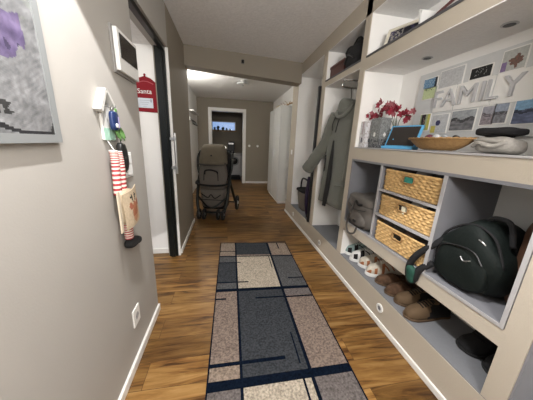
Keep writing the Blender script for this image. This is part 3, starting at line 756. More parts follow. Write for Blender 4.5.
obj('front_opening', bm, M['coat_dark'], ct, label='black opening showing the lining')
bm = bmesh.new(); tube(bm, [cp(2.44, 1.20, -.006), cp(2.425, 1.02, -.014)], .008, 6); obj('pocket_zip', bm, M['coat_dark'], ct)
bm = bmesh.new()
for (y0, z0, y1, z1) in ((2.14, .90, 1.965, .93),):
    tube(bm, [cp(y0, z0, -.012), cp(y1, z1, -.004)], .010, 6)
obj('pocket_flap', bm, M['coat'], ct)
bm = bmesh.new(); k0 = cp(2.20, 1.76, .09)
tube(bm, curve([k0, k0+Vector((0, 0, .03)), Vector((k0.x, 2.30-CO[1], 1.86-CO[2])), Vector((k0.x, 2.30-CO[1], 1.885-CO[2]))], 5), .004, 6)
obj('hanging_loop', bm, M['grey_strap'], ct)

# ================================================================ WICKER BASKETS
def weave(Lx, Ly, H, hole=None, rowh=.0172, pitch=.024):
    """woven wall around a rounded rectangle; x 0..Lx (front at 0), y 0..Ly"""
    r = .03; P = []
    def arc(cx, cy, a0):
        for k in range(5): a = a0 + PI/2*k/4; P.append((cx+r*cos(a), cy+r*sin(a), cos(a), sin(a)))
    def seg(x0, y0, x1, y1, nx, ny):
        L = math.hypot(x1-x0, y1-y0); n = int(L/.0055)
        for k in range(1, n): P.append((x0+(x1-x0)*k/n, y0+(y1-y0)*k/n, nx, ny))
    seg(0, Ly-r, 0, r, -1, 0); arc(r, r, PI); seg(r, 0, Lx-r, 0, 0, -1); arc(Lx-r, r, -PI/2)
    seg(Lx, r, Lx, Ly-r, 1, 0); arc(Lx-r, Ly-r, 0); seg(Lx-r, Ly, r, Ly, 0, 1); arc(r, Ly-r, PI/2)
    nv = int(H/rowh)*4; bm = bmesh.new(); G = []; s = 0; S = []
    for i, p in enumerate(P):
        if i: s += math.hypot(p[0]-P[i-1][0], p[1]-P[i-1][1])
        S.append(s)
    for j in range(nv+1):
        z = H*j/nv; row = int(j/4); fr = (j % 4)/4
        G.append([bm.verts.new((p[0]+p[2]*dv, p[1]+p[3]*dv, z)) for p, dv in [(p, .0046*sin(PI*S[i]/pitch+PI*row)*sin(PI*fr) + .0045*sin(PI*fr)) for i, p in enumerate(P)]])
    n = len(P)
    for j in range(nv):
        for i in range(n):
            c = P[i]
            if hole and c[2] < -.9 and hole[0] < c[1] < hole[1] and hole[2] < H*(j+.5)/nv < hole[3]: continue
            bm.faces.new([G[j][i], G[j][(i+1) % n], G[j+1][(i+1) % n], G[j+1][i]])
    bm.faces.new(G[0][::-1])
    return bm
def make_basket(L0, label):
    bk = thing('wicker_basket', label, 'basket', L0, 0, 'wicker baskets in the shelving')
    H = .150; W_ = .468; D_ = .33
    o = obj('woven_body', weave(D_, W_, H-.012, (W_/2-.042, W_/2+.042, .085, .122)), M['wicker'], bk, smooth=True)
    md = o.modifiers.new('s', 'SOLIDIFY'); md.thickness = .005; md.offset = -1
    bm = bmesh.new()
    for q in range(2):
        tube(bm, [(p[0], p[1], H-.012+.006*q+.002*sin(i*1.3+q*PI)) for i, p in enumerate([(0, W_-.02), (0, W_*.5), (0, .02), (.02, 0), (D_-.02, 0), (D_, .02), (D_, W_-.02), (D_-.02, W_), (.02, W_), (0, W_-.02)])], .0075, 8, False)
    obj('braided_rim', bm, M['wicker'], bk, smooth=True)
    bm = bmesh.new(); hy = W_/2; hz = .1035
    tube(bm, [(-.006, hy+.047*sgn(cos(a), .5), hz+.023*sgn(sin(a), .5)) for a in lin(0, 2*PI, 28)], .0055, 6, False)
    obj('handle_rim', bm, M['wicker_dark'], bk, smooth=True)
    return bk
b0 = make_basket((XR+.014, 1.0, 1.014), 'top honey wicker basket with a green tag in its handle hole')
b1 = dup(b0, (XR+.012, 1.0, .824), 0, 'middle honey wicker basket with a white paper showing at its handle')
b2 = dup(b0, (XR+.012, 1.0, .618), 0, 'bottom honey wicker basket with an empty dark handle hole')
# contents
bm = bmesh.new(); bx(bm, .003, .006, -.028, .028, -.018, .018)
tg = obj('green_tag', B(-.012, -.004, W:=.197, .26, .087, .120), mat('green_blue_card', (.04, .22, .17), .4, var=.6, vscale=60), b0, label='green tag in the handle hole'); bm.free()
obj('paper_tag', bx(B(-.008, .004, .205, .238, .080, .118), -.010, -.008, .21, .225, .07, .10), mat('cream_paper', (.7, .66, .5), .7), b1, label='white paper tag')
for (z0, seed, lab) in ((1.02+.09, 1, 'crumpled dark and pale scarves in the top wicker basket'), (.83+.07, 2, 'pale cloth and dark gloves in the middle wicker basket'), (.624+.07, 3, 'brown knitted things in the bottom wicker basket')):
    random.seed(seed)
    g = thing('stored_clothes', lab, 'clothes', (1.31, 1.234, z0-.075))
    top = {1: .155, 2: .150, 3: .150}[seed]
    cols = {1: [(.03, .028, .03), (.25, .24, .24), (.04, .03, .03), (.16, .15, .15)], 2: [(.03, .03, .03), (.5, .48, .44), (.10, .08, .07), (.2, .15, .1)], 3: [(.05, .04, .035), (.12, .08, .06), (.09, .08, .07), (.15, .12, .1)]}[seed]
    for k in range(4):
        y = -.17+.113*k
        obj('folded_cloth', sup(bmesh.new(), (-.005, y, .090), (.145, .056, .070+.004*(k % 2)), .4, .7, 28, 14, amp=.014, fs=22), mat('cloth_%d_%d' % (seed, k), cols[k], .9, var=.4, vscale=40), g, smooth=True)

# ================================================================ BAGS
# black-green sports bag
L0 = (1.31, .80, .616)
sb = thing('sports_bag', 'large dark green and black sports bag filling the right compartment', 'bag', L0)
def bagf(q, p):
    q.y *= 1 - .20*max(0, p.z); q.z += .02*p.y*-1*(p.z > 0) + .0
    if p.z > 0: q.z -= (.11 if p.y > 0 else .13)*p.y**2*p.z
    q.x -= .02*p.z
    return q
obj('body', sup(bmesh.new(), (-.005, .03, .190), (.150, .168, .183), .48, .5, 48, 30, bagf, amp=.022, fs=8), M['green_black'], sb, smooth=True)
o = obj('front_pocket', sup(bmesh.new(), (-.138, .03, .13), (.030, .125, .105), .5, .5, 36, 20, amp=.012, fs=12), M['green_black'], sb, smooth=True)
bm = bmesh.new(); tube(bm, curve([(-.166, .145, .12), (-.168, .125, .205), (-.166, .05, .235), (-.166, -.03, .235), (-.166, -.075, .19)], 6), .004, 6); obj('pocket_zip', bm, M['black_plastic'], o)
bm = bmesh.new()
for x in (-.12, -.03): tube(bm, curve([(x, .192, .08), (x, .188, .17), (x-.005, .135, .285), (x-.01, .03, .352), (x-.01, -.07, .322), (x, -.128, .20)], 7), .006, 8)
obj('piping', bm, M['black_cloth'], sb, smooth=True)
bm = bmesh.new(); tube(bm, curve([(-.07, .02, .345), (-.075, .005, .385), (-.08, -.03, .402), (-.08, -.08, .39), (-.07, -.105, .29)], 7), .011, 10); obj('carry_handle', bm, M['black_cloth'], sb, smooth=True)
bm = bmesh.new()
P = curve([(-.125, .13, .24), (-.16, .175, .175), (-.185, .225, .10), (-.197, .255, .03), (-.197, .262, -.04), (-.194, .24, -.095), (-.192, .215, -.07), (-.188, .20, .0), (-.15, .16, .07)], 6)
for i in range(len(P)-1):
    pass
tube(bm, P, .019, 8); obj('shoulder_strap', bm, M['black_cloth'], sb, smooth=True)
obj('strap_end', sup(bmesh.new(), (-.204, .232, -.045), (.016, .030, .050), .6, .6, 20, 12, amp=.012, fs=20), M['green_cloth'], sb, smooth=True, label='green strap end')
bm = bmesh.new(); tube(bm, curve([(-.168, .02, .19), (-.170, .0, .175), (-.168, -.03, .19)], 5), .003, 6); tube(bm, curve([(-.158, -.03, .30), (-.160, -.05, .295), (-.155, -.06, .285)], 4), .003, 6)
obj('zip_puller', bm, M['steel'], sb)
# brown bag behind
L0 = (1.335, .652, .616)
br_ = thing('brown_bag', 'dark brown leather bag squeezed behind the sports bag', 'bag', L0)
obj('body', sup(bmesh.new(), (.0, .0, .220), (.075, .050, .216), .4, .5, 28, 20, amp=.01, fs=12), M['brown_leather'], br_, smooth=True)
bm = bmesh.new(); tube(bm, curve([(.0, -.03, .40), (.0, -.02, .45), (.0, .02, .45), (.0, .03, .40)], 6), .008, 8); obj('handle', bm, M['brown_leather'], br_, smooth=True)
# grey backpack
L0 = (1.275, 1.695, .616)
gb = thing('grey_backpack', 'slumped grey brown canvas backpack in the left compartment', 'backpack', L0)
obj('body', sup(bmesh.new(), (-.022, -.002, .135), (.138, .186, .145), .5, .36, 44, 24, amp=.03, fs=9), M['grey_canvas'], gb, smooth=True)
obj('top_flap', sup(bmesh.new(), (-.035, .0, .240), (.120, .180, .050), .6, .45, 40, 16, amp=.025, fs=11), M['grey_canvas'], gb, smooth=True)
obj('front_pocket', sup(bmesh.new(), (-.145, -.02, .09), (.035, .105, .07), .5, .55, 32, 16, amp=.014, fs=14), M['grey_canvas'], gb, smooth=True)
bm = bmesh.new(); tube(bm, curve([(-.155, .05, .24), (-.185, .045, .15), (-.180, .09, .04), (-.186, .085, -.03), (-.190, .03, -.065), (-.186, -.04, -.04), (-.18, -.06, .02)], 7), .008, 8); obj('shoulder_strap', bm, M['grey_strap'], gb, smooth=True)
bm = bmesh.new(); tube(bm, curve([(-.15, .03, .235), (-.175, .0, .23), (-.18, -.05, .215), (-.15, -.07, .225)], 6), .009, 8); obj('grab_loop', bm, M['black_cloth'], gb, smooth=True)
bm = bmesh.new(); tube(bm, curve([(-.168, .12, .19), (-.182, .0, .165), (-.172, -.13, .185)], 6), .004, 6); obj('zip', bm, M['black_plastic'], gb)
obj('buckle', B(-.192, -.178, -.035, .0, .055, .075), M['black_plastic'], gb, bevel=.003)

# ================================================================ SHOES
def shoe(parent_name, label, cat, loc, rz, Lh, Wd, mats, kind, group, collar=.085, side=1, panel=lambda u, h: False):
    """toe points to local -x; mats: upper, sole, inside, detail"""
    t = thing(parent_name, label, cat, loc, rz, group); t.scale = (1.08, 1.06, 1.12)
    N, K = 26, 18
    solez = .026 if kind == 'sneaker' else .012
    def hw(u):      # u 0 heel .. 1 toe
        base = .5*Wd*(.74 + .26*sin(PI*min(1, max(0, (u-.25)/.9))))
        if u < .12: base *= math.sqrt(max(.02, 1-((.12-u)/.12)**2))*.999
        if u > .78: base *= math.sqrt(max(.01, 1-((u-.78)/.22)**2))
        return max(.004, base)
    def ht(u):
        if kind == 'slip': pts = [(0, .050), (.1, .058), (.3, .045), (.45, .045), (.55, .052), (.75, .040), (.92, .030), (1, .004)]
        elif kind == 'sneaker': pts = [(0, .062), (.08, collar), (.25, collar*.82), (.42, collar*.93), (.6, .062), (.8, .042), (.93, .034), (1, .004)]
        else: pts = [(0, .050), (.1, collar), (.3, collar*.8), (.45, collar*.8), (.62, .055), (.8, .042), (.93, .034), (1, .004)]
        for (a, b), (c, e) in zip(pts, pts[1:]):
            if a <= u <= c: return (b+(e-b)*(u-a)/(c-a))*(1.5 if kind == 'sneaker' else 1.3)
        return .004
    cy = lambda u: side*.012*(u-.4)**2*2
    bm = bmesh.new(); G = []
    for i in range(N+1):
        u = i/N; row = []
        for k in range(K+1):
            a = PI*k/K
            row.append(bm.verts.new((-(u-.5)*Lh, cy(u)+hw(u)*.96*sgn(cos(a), .8), solez*.9+ht(u)*sgn(sin(a), .75))))
        G.append(row)
    o0, o1 = .06, (.50 if kind != 'boot' else .40)
    for i in range(N):
        for k in range(K):
            u = (i+.5)/N
            cut = .5*(1-abs((u-(o0+o1)/2)/((o1-o0)/2))**2.5) if o0 < u < o1 else 0
            if cut > 0 and abs((k+.5)/K-.5) < cut*.52: continue
            f = bm.faces.new([G[i][k], G[i+1][k], G[i+1][k+1], G[i][k+1]])
            h_ = sin(PI*(k+.5)/K)
            if kind == 'sneaker' and panel(u, h_): f.material_index = 1
            if kind == 'boot' and u < .50 + .12*(1-h_): f.material_index = 1
    up = obj('upper', bm, [mats[0], mats[4] if kind == 'sneaker' else (mats[3] if kind == 'boot' else mats[0])], t, smooth=True)
    md = up.modifiers.new('s', 'SOLIDIFY'); md.thickness = .004; md.offset = -1
    # sole
    out = []
    for i in range(N+1): u = i/N; out.append((-(u-.5)*(Lh+.010), cy(u)+hw(u)*1.06))
    for i in range(N, -1, -1): u = i/N; out.append((-(u-.5)*(Lh+.010), cy(u)-hw(u)*1.06))
    bm = bmesh.new(); prism(bm, out, .001, solez+.002, 'xy')
    obj('sole', bm, mats[1], t, bevel=.004)
    inn = []
    for i in range(2, N-3): u = i/N; inn.append((-(u-.5)*Lh, cy(u)+hw(u)*.82))
    for i in range(N-4, 1, -1): u = i/N; inn.append((-(u-.5)*Lh, cy(u)-hw(u)*.82))
    bm = bmesh.new(); prism(bm, inn, solez+.002, solez+.007, 'xy'); obj('insole', bm, mats[2], t)
    if kind in ('sneaker', 'boot'):
        bm = bmesh.new()
        for k in range(5):
            u = .46+.055*k; z = solez+ht(u)+.003; w = hw(u)*.5
            tube(bm, [(-(u-.5)*Lh, -w, z-.006), (-(u-.5)*Lh-.004, 0, z+.002), (-(u-.5)*Lh, w, z-.006)], .0032, 6)
        obj('laces', bm, mats[3], t, smooth=True)
        bm = bmesh.new()   # tongue
        sup(bm, (-(.40-.5)*Lh, cy(.4), solez+collar*.92), (.035, Wd*.24, .008), .8, .7, 16, 8); obj('tongue', bm, mats[0], t, smooth=True)
    if kind == 'sneaker':
        for s in (-1, 1):
            bm = bmesh.new()
            pts = []
            for u0, v0, u1, v1 in ((.28, .2, .50, .75), (.42, .15, .60, .65)):
                q = []
                for tt in lin(0, 1, 5):
                    u = u0+(u1-u0)*tt; v = v0+(v1-v0)*tt; a = v*PI/2
                    q.append(Vector((-(u-.5)*Lh, cy(u)+s*(hw(u)*.98*cos(a)**.8+.001), solez*.9+ht(u)*sin(a)**.75+.001)))
                tube(bm, q, .0052, 6)
            obj('side_stripe', bm, mats[4], t, smooth=True)
    return t
up_w = mat('white_leather', (.62, .62, .60), .5); up_teal = mat('grey_teal_knit', (.22, .30, .29), .7, var=.3, vscale=60); cream = mat('cream_leather', (.52, .48, .40), .6, var=.25, vscale=40)
sole_w = mat('white_foam', (.72, .72, .70), .6); ins = mat('grey_insole', (.12, .13, .13), .9); blk = M['black_cloth']; orange = mat('rust_suede', (.32, .12, .05), .8)
leop = mat('leopard_fur', (.09, .048, .026), .9, bump=.8, bscale=150, var=.95, vscale=38); tanf = mat('olive_tan_suede', (.105, .066, .034), .8, var=.2, vscale=25); sole_br = mat('brown_rubber', (.09, .055, .03), .7)
Z = .2435
G_ = 'shoes in the bottom compartment'
shoe('sneaker', 'white and black sneaker with teal trim, farthest shoe on the plinth', 'shoe', (1.325, 1.850, Z), -.36, .28, .098, (up_teal, sole_w, ins, up_w, blk), 'sneaker', G_, panel=lambda u, h: (.60 < u < .72 and h < .95) or (.80 < u < .93 and h < .8) or (u < .12))
shoe('sneaker', 'white and black sneaker with teal trim, second shoe from the pillar', 'shoe', (1.315, 1.733, Z), -.34, .28, .098, (up_w, sole_w, ins, up_teal, blk), 'sneaker', G_, side=-1, panel=lambda u, h: (.60 < u < .72 and h < .95) or (.80 < u < .93 and h < .8) or (u < .12))
shoe('sneaker', 'cream and rust sneaker beside the black and white pair', 'shoe', (1.33, 1.610, Z), -.34, .275, .098, (cream, sole_w, ins, up_w, orange), 'sneaker', G_, panel=lambda u, h: (.52 < u < .60 and h < .9) or (.72 < u < .80 and h < .7) or (.9 < u and h < .5))
shoe('sneaker', 'cream and rust sneaker beside the leopard slippers', 'shoe', (1.32, 1.493, Z), -.32, .275, .098, (cream, sole_w, ins, up_w, orange), 'sneaker', G_, side=-1, panel=lambda u, h: (.52 < u < .60 and h < .9) or (.72 < u < .80 and h < .7) or (.9 < u and h < .5))
shoe('slipper', 'brown leopard slipper next to the cream sneaker', 'shoe', (1.325, 1.375, Z), -.20, .26, .10, (leop, sole_br, ins), 'slip', G_)
shoe('slipper', 'brown leopard slipper next to the tan suede shoe', 'shoe', (1.315, 1.262, Z), -.15, .26, .10, (leop, sole_br, ins), 'slip', G_, side=-1)
shoe('suede_shoe', 'olive tan suede shoe with dark laces beside the leopard slippers', 'shoe', (1.325, 1.150, Z), -.10, .28, .10, (tanf, sole_br, blk, blk), 'boot', G_)
shoe('suede_shoe', 'olive tan suede shoe with dark laces and the empty shelf beside it', 'shoe', (1.295, 1.035, Z), -.08, .29, .104, (tanf, sole_br, blk, blk), 'boot', G_, side=-1)
shoe('black_shoe', 'black shoe with a raised black collar facing the sneakers', 'shoe', (1.385, .765, Z), -.15, .21, .11, (M['black_cloth'], M['rubber'], blk, blk), 'boot', G_, collar=.15)
shoe('black_shoe', 'black shoe half hidden behind the near pillar', 'shoe', (1.385, .645, Z), -.1, .21, .105, (M['black_cloth'], M['rubber'], blk, blk), 'boot', G_, collar=.15, side=-1)

# ================================================================ NICHE OBJECTS
ZN = 1.3055
# printed box
L0 = (1.22, 1.850, ZN)
pb = thing('gift_box', 'small white printed box at the far end of the niche', 'box', L0)
def boxcol(u, v):
    if (u-.5)**2*1.0+(v-.28)**2*4 < .045: return (.10, .10, .12)
    if abs(u-.5) < .10 and v > .5: return (.35, .28, .30)
    n = noise.noise(Vector((u*9, v*14, 0)))
    return (.45, .42, .42) if n > .12 else (.62, .62, .64)
obj('carton', B(-.055, .075, -.028, .034, 0, .215), mat('white_carton', (.62, .62, .63), .6), pb)
sheet('printed_front', lambda u, v: (-.0565, .034-.062*u, .215*v), lin(0, 1, 16), lin(0, 1, 34), boxcol, M['paint'], pb, thick=.001)
sheet('printed_side', lambda u, v: (-.055+.13*u, -.0295, .215*v), lin(0, 1, 20), lin(0, 1, 34), boxcol, M['paint'], pb, thick=.001)
# grey patterned lantern / vase
L0 = (1.245, 1.735, ZN)
va = thing('glass_block_vase', 'grey patterned glass block with a white round motif', 'vase', L0)
def vcol(u, v):
    if (u-.5)**2+((v-.45)*1.6)**2 < .014: return (.75, .75, .72)
    if v < .30 and noise.noise(Vector((u*11, v*16, 5))) > 0: return (.05, .05, .06)
    n = noise.noise(Vector((u*14, v*22, 2)))
    return (.15, .16, .16) if n > 0 else (.26, .27, .27)
obj('block', B(-.045, .045, -.06, .06, 0, .235), mat('grey_glass', (.2, .21, .21), .2), va, bevel=.006)
sheet('patterned_front', lambda u, v: (-.0465, .058-.116*u, .232*v+.002), lin(0, 1, 26), lin(0, 1, 40), vcol, M['paint'], va, thick=.001)
sheet('patterned_side', lambda u, v: (-.043+.086*u, -.0615, .232*v+.002), lin(0, 1, 22), lin(0, 1, 40), vcol, M['paint'], va, thick=.001)
# orchid
L0 = (1.365, 1.70, ZN)
orc = thing('red_orchid', 'dark red orchid with many blossoms in a dark pot', 'plant', L0)
obj('pot', lathe(bmesh.new(), [(.038, 0), (.052, .10), (.055, .115), (.048, .115), (.045, .10)], 24), mat('dark_red_pot', (.12, .015, .02), .35), orc, smooth=True)
obj('soil', lathe(bmesh.new(), [(.047, .096), (.02, .104)], 16), M['black_cloth'], orc)
bm = bmesh.new(); stems = []
for k, (dx, dy, h) in enumerate(((-.10, .10, .37), (-.09, .02, .38), (-.11, -.09, .34), (-.05, -.17, .30), (-.14, .15, .30))):
    P = curve([(0, 0, .10), (dx*.25, dy*.2, .22), (dx*.6, dy*.6, h-.05), (dx, dy, h-.06 if k % 2 else h-.03)], 7); stems.append(P); tube(bm, P, .0028, 6)
obj('stems', bm, mat('green_stem', (.08, .11, .04), .6), orc, smooth=True)
random.seed(11)
pet = [mat('red_petal_a', (.30, .022, .045), .6, var=.3, vscale=80), mat('red_petal_b', (.40, .13, .15), .6, var=.3, vscale=80), mat('red_petal_c', (.20, .012, .025), .6)]
for k in range(62):
    P = stems[k % 5]; c = P[len(P)-1-random.randint(0, 7)] + Vector((random.uniform(-.035, .02), random.uniform(-.04, .04), random.uniform(-.055, .03)))
    bm = bmesh.new(); R_ = Matrix.Rotation(random.uniform(0, 6.28), 3, 'X') @ Matrix.Rotation(random.uniform(-.6, .6), 3, 'Z') @ Matrix.Rotation(random.uniform(-.5, .5), 3, 'Y')
    rr = random.uniform(.018, .028)
    for q in range(5):
        a = 2*PI*q/5; pts = [(0, 0), (.45, -.36), (.9, -.32), (1.12, 0), (.9, .32), (.45, .36)]
        vs_ = []
        for (u, w) in pts:
            y = (u*cos(a)-w*sin(a))*rr; z = (u*sin(a)+w*cos(a))*rr
            vs_.append(bm.verts.new(c + R_ @ Vector((-.006*u*u, y, z))))
        bm.faces.new(vs_)
    sup(bm, c + R_ @ Vector((-.004, 0, 0)), (.004, .004, .004), 1, 1, 8, 6)
    o = obj('blossom', bm, pet[k % 3], orc); md = o.modifiers.new('s', 'SOLIDIFY'); md.thickness = .0015
bm = bmesh.new()
for k in range(6):
    a = k*1.05; d_ = Vector((cos(a), sin(a), 0)); s_2 = Vector((-sin(a), cos(a), 0)); P = []
    v_ = []
    for t_ in lin(0, 1, 6):
        c = Vector((0, 0, .10)) + d_*.09*t_ + Vector((0, 0, .05*sin(PI*t_*.8))); w = .018*sin(PI*(t_*.85+.1)); v_.append((bm.verts.new(c+s_2*w), bm.verts.new(c-s_2*w)))
    for p, q in zip(v_, v_[1:]): bm.faces.new([p[0], q[0], q[1], p[1]])
o = obj('leaves', bm, mat('dark_orchid_leaf', (.02, .05, .02), .4), orc, smooth=True); md = o.modifiers.new('s', 'SOLIDIFY'); md.thickness = .002
# tablet in a light blue case
L0 = (1.225, 1.475, ZN)
tb = thing('tablet', 'tablet with a dark screen in a light blue bumper case', 'tablet', L0, .38)
blue = mat('light_blue_rubber', (.10, .36, .62), .5)
tilt = Matrix.Rotation(.42, 3, 'Y')
def TB(bm, z=.010): bmesh.ops.rotate(bm, cent=(0, 0, 0), matrix=tilt, verts=bm.verts); bmesh.ops.translate(bm, vec=(0, 0, z), verts=bm.verts); return bm
o = obj('case', TB(B(0, .016, -.112, .112, 0, .175)), blue, tb, bevel=.006)
obj('screen', TB(B(-.002, .0, -.098, .098, .016, .162)), M['screen'], tb)
obj('case_foot', B(-.035, .05, -.112, .112, 0, .020), blue, tb, bevel=.005, label='light blue foot of the case')
bm = bmesh.new(); tube(bm, [(.022, -.06, .07), (.11, -.06, .006)], .005, 6); tube(bm, [(.022, .06, .07), (.11, .06, .006)], .005, 6); tube(bm, [(.11, -.06, .006), (.11, .06, .006)], .005, 6); obj('support_leg', bm, blue, tb)
# bowl
L0 = (1.25, 1.185, ZN)
bo = thing('wicker_bowl', 'shallow brown boat shaped wicker bowl in the niche', 'bowl', L0)
def bowl(q0, q1, z0, z1, th):
    rings = []
    for t_ in lin(0, 1, 8):
        f = .42+.58*t_**.8
        rings.append([(.095*f*cos(a)*1.0, .205*f*sgn(sin(a), 1.1), z0+(z1-z0)*t_**1.3 + .002*sin(a*40)*(t_ > 0)) for a in lin(0, 2*PI, 80)[:-1]])
    return loft(bmesh.new(), rings, False)
bm = bowl(0, 0, .004, .070, 0); bm.verts.ensure_lookup_table(); bm.faces.new(bm.verts[:80])
o = obj('bowl_wall', bm, M['wicker_dark'], bo, smooth=True); md = o.modifiers.new('s', 'SOLIDIFY'); md.thickness = .005; md.offset = -1
obj('bowl_rim', tube(bmesh.new(), [(.096*cos(a), .207*sgn(sin(a), 1.1), .071+.002*sin(30*a)) for a in lin(0, 2*PI, 90)], .0055, 6, False), M['wicker_dark'], bo, smooth=True)
for (x, y, h, r, c, lb, nm) in ((.02, .085, .088, .022, (.12, .03, .05), 'dark red ball in the wicker bowl', 'trinket'), (.0, .015, .088, .020, (.6, .6, .6), 'pale grey crumpled item in the wicker bowl', 'trinket'), (-.01, -.045, .086, .018, (.3, .32, .33), 'grey metal item in the wicker bowl', 'trinket'), (.02, -.085, .088, .016, (.02, .02, .02), 'black small item at the near end of the wicker bowl', 'trinket'), (-.02, .125, .075, .018, (.75, .75, .75), 'white small item at the far end of the wicker bowl', 'trinket')):
    o = sup(bmesh.new(), (0, 0, 0), (r, r*1.2, r), .8, .8, 16, 10, amp=.008, fs=40)
    tag(obj('trinket', o, mat('trinket', c, .5), smooth=True, loc=(1.25+x, 1.185+y, ZN+h-.012)), lb, 'trinket', 'small things in the wicker bowl')
o = sup(bmesh.new(), (1.25, 1.185, ZN+.045), (.060, .125, .028), .8, .8, 28, 12, amp=.02, fs=30)
tag(obj('crumpled_wrappers', o, mat('wrappers', (.35, .33, .30), .6, var=.6, vscale=60), smooth=True), 'pale crumpled wrappers heaped inside the wicker bowl', 'wrappers', kind='stuff')
# hats
L0 = (1.30, .900, ZN)
kh = thing('knitted_hat', 'grey knitted hat under the black cap at the right of the niche', 'hat', L0)
knit = mat('grey_knit', (.36, .34, .31), .95, bump=1.0, bscale=110, var=.18, vscale=50)
obj('crown', sup(bmesh.new(), (0, 0, .040), (.072, .088, .041), .6, .75, 44, 20, amp=.014, fs=14), knit, kh, smooth=True)
bm = bmesh.new(); tube(bm, curve([(-.066, .072, .035), (-.076, .04, .050), (-.077, -.02, .034), (-.066, -.065, .055)], 7), [.010]*22, 8); tube(bm, curve([(-.06, .07, .060), (-.070, .035, .066), (-.070, -.03, .058), (-.06, -.06, .066)], 7), .010, 8); obj('knitted_fold', bm, knit, kh, smooth=True)
L0 = (1.30, .912, ZN+.084)
bc = thing('black_beret', 'flat black cap lying on top of the grey knitted hat', 'hat', L0)
obj('crown', sup(bmesh.new(), (0, 0, .019), (.072, .088, .020), .5, .7, 44, 14, amp=.008, fs=14), M['black_cloth'], bc, smooth=True)
obj('band', lathe(bmesh.new(), [(.050, -.006), (.056, .0), (.060, .008)], 32), M['black_cloth'], bc, smooth=True)

# ================================================================ FAMILY BOARD
BX = XB-.003
L0 = (XB, 1.12, 1.62)
fb = thing('family_photo_board', 'long pale photo board with FAMILY in raised letters on the niche wall', 'photo board', L0)
def FB(bm): bmesh.ops.translate(bm, vec=-Vector(L0), verts=bm.verts); return bm
# board outline: y .45..1.68, z 1.385..1.855
obj('board', FB(B(XB-.018, XB, .585, 1.68, 1.395, 1.858)), mat('pale_grey_board', (.60, .61, .61), .6, var=.08, vscale=25), fb, bevel=.003)
def photo(y0, y1, z0, z1, fn, name='photo', lab=None, fr=True):
    # y1 is the far (left in view) edge
    if fr: 
        f = obj('photo_mount', FB(B(XB-.021, XB-.018, y0-.006, y1+.006, z0-.006, z1+.006)), M['trim'], fb)
    nx = max(8, int((y1-y0)/.004)); nz = max(8, int((z1-z0)/.004))
    o = sheet(name, lambda u, v: (XB-.0215-L0[0]-.001, y1+(y0-y1)*u-L0[1], z0+(z1-z0)*v-L0[2]), lin(0, 1, nx), lin(0, 1, nz), fn, M['paint'], f if fr else fb, thick=.001)
    if lab: o['label'] = lab
def land(dark, sky, seed):
    def f(u, v):
        n = noise.noise(Vector((u*5+seed, v*9, seed))); h = .45+.15*noise.noise(Vector((u*3, seed, 0)))
        if v > h+.15: return tuple(c*(1+.25*n) for c in sky)
        if v > h-.02 and n > -.1: return tuple(c*.35 for c in dark)
        return tuple(c*(1+.6*n) for c in dark)
    return f
def notes_blue(u, v):
    if u > .84: return (.03, .04, .05)
    return (.10, .22, .38) if noise.noise(Vector((u*9, v*14, 1))) > -.1 else (.30, .42, .52)
def notes_green(u, v):
    if v > .78 and .1 < u < .75 and noise.noise(Vector((u*14, v*20, 1))) > .1: return (.12, .16, .10)
    return (.52, .60, .34) if u < .9 else (.4, .45, .35)
def faint(u, v): 
    n = noise.noise(Vector((u*6, v*8, 9))); return (.52+.06*n, .53+.06*n, .54+.06*n)
photo(1.520, 1.630, 1.752, 1.815, notes_blue, 'blue_photo', 'blue photo')
photo(1.508, 1.620, 1.675, 1.748, notes_green, 'green_note', 'yellow green note')
photo(1.335, 1.495, 1.725, 1.835, faint, 'pale_photo')
def blackp(u, v):
    if abs(u-.5) < .40 and .2 < v < .85 and noise.noise(Vector((u*20, v*5, 4))) > .30: return (.25, .25, .25)
    return (.015, .015, .015)
photo(1.172, 1.285, 1.735, 1.795, blackp, 'black_photo', 'black picture with faint pale writing')
def redp(u, v):
    if (u-.6)**2+((v-.42)*.9)**2 < .07+.10*noise.noise(Vector((u*7, v*7, 2))): return (.17+.1*noise.noise(Vector((u*14, v*14, 0))), .10, .08)
    if u < .25 and v < .45: return (.22, .16, .3)
    return (.45, .46, .44)
photo(1.02, 1.125, 1.735, 1.835, redp, 'portrait_photo', 'photo of a reddish brown figure')
photo(.62, .95, 1.73, 1.835, land((.3, .32, .3), (.5, .55, .6), 3), 'landscape_photo')
def famp(u, v):
    n = noise.noise(Vector((u*6, v*6, 8)))
    if .15 < u < .55: return (.03, .025, .03) if n > -.3 else (.3, .2, .15)
    if u > .75: return (.5, .48, .12)
    return (.35, .42, .25)
photo(1.515, 1.60, 1.45, 1.565, famp, 'family_photo', 'small photo of dark haired people')
photo(1.37, 1.49, 1.43, 1.55, lambda u, v: (.05, .05, .12) if (u-.42)**2+(v-.55)**2 < .025 else ((.55, .48, .12) if u < .3 and v < .4 else faint(u, v)), 'pale_photo')
photo(1.195, 1.345, 1.44, 1.56, land((.16, .16, .17), (.34, .36, .38), 1), 'grey_photo', 'grey landscape photo')
photo(1.10, 1.16, 1.465, 1.565, land((.25, .22, .24), (.32, .32, .36), 5), 'grey_photo')
photo(1.035, 1.095, 1.47, 1.57, land((.2, .2, .22), (.30, .34, .42), 7), 'seaside_photo')
photo(.86, 1.005, 1.46, 1.575, land((.12, .14, .22), (.22, .38, .55), 9), 'seaside_photo', 'blue seaside photo')
photo(.66, .84, 1.45, 1.57, land((.12, .14, .22), (.22, .38, .55), 12), 'seaside_photo')
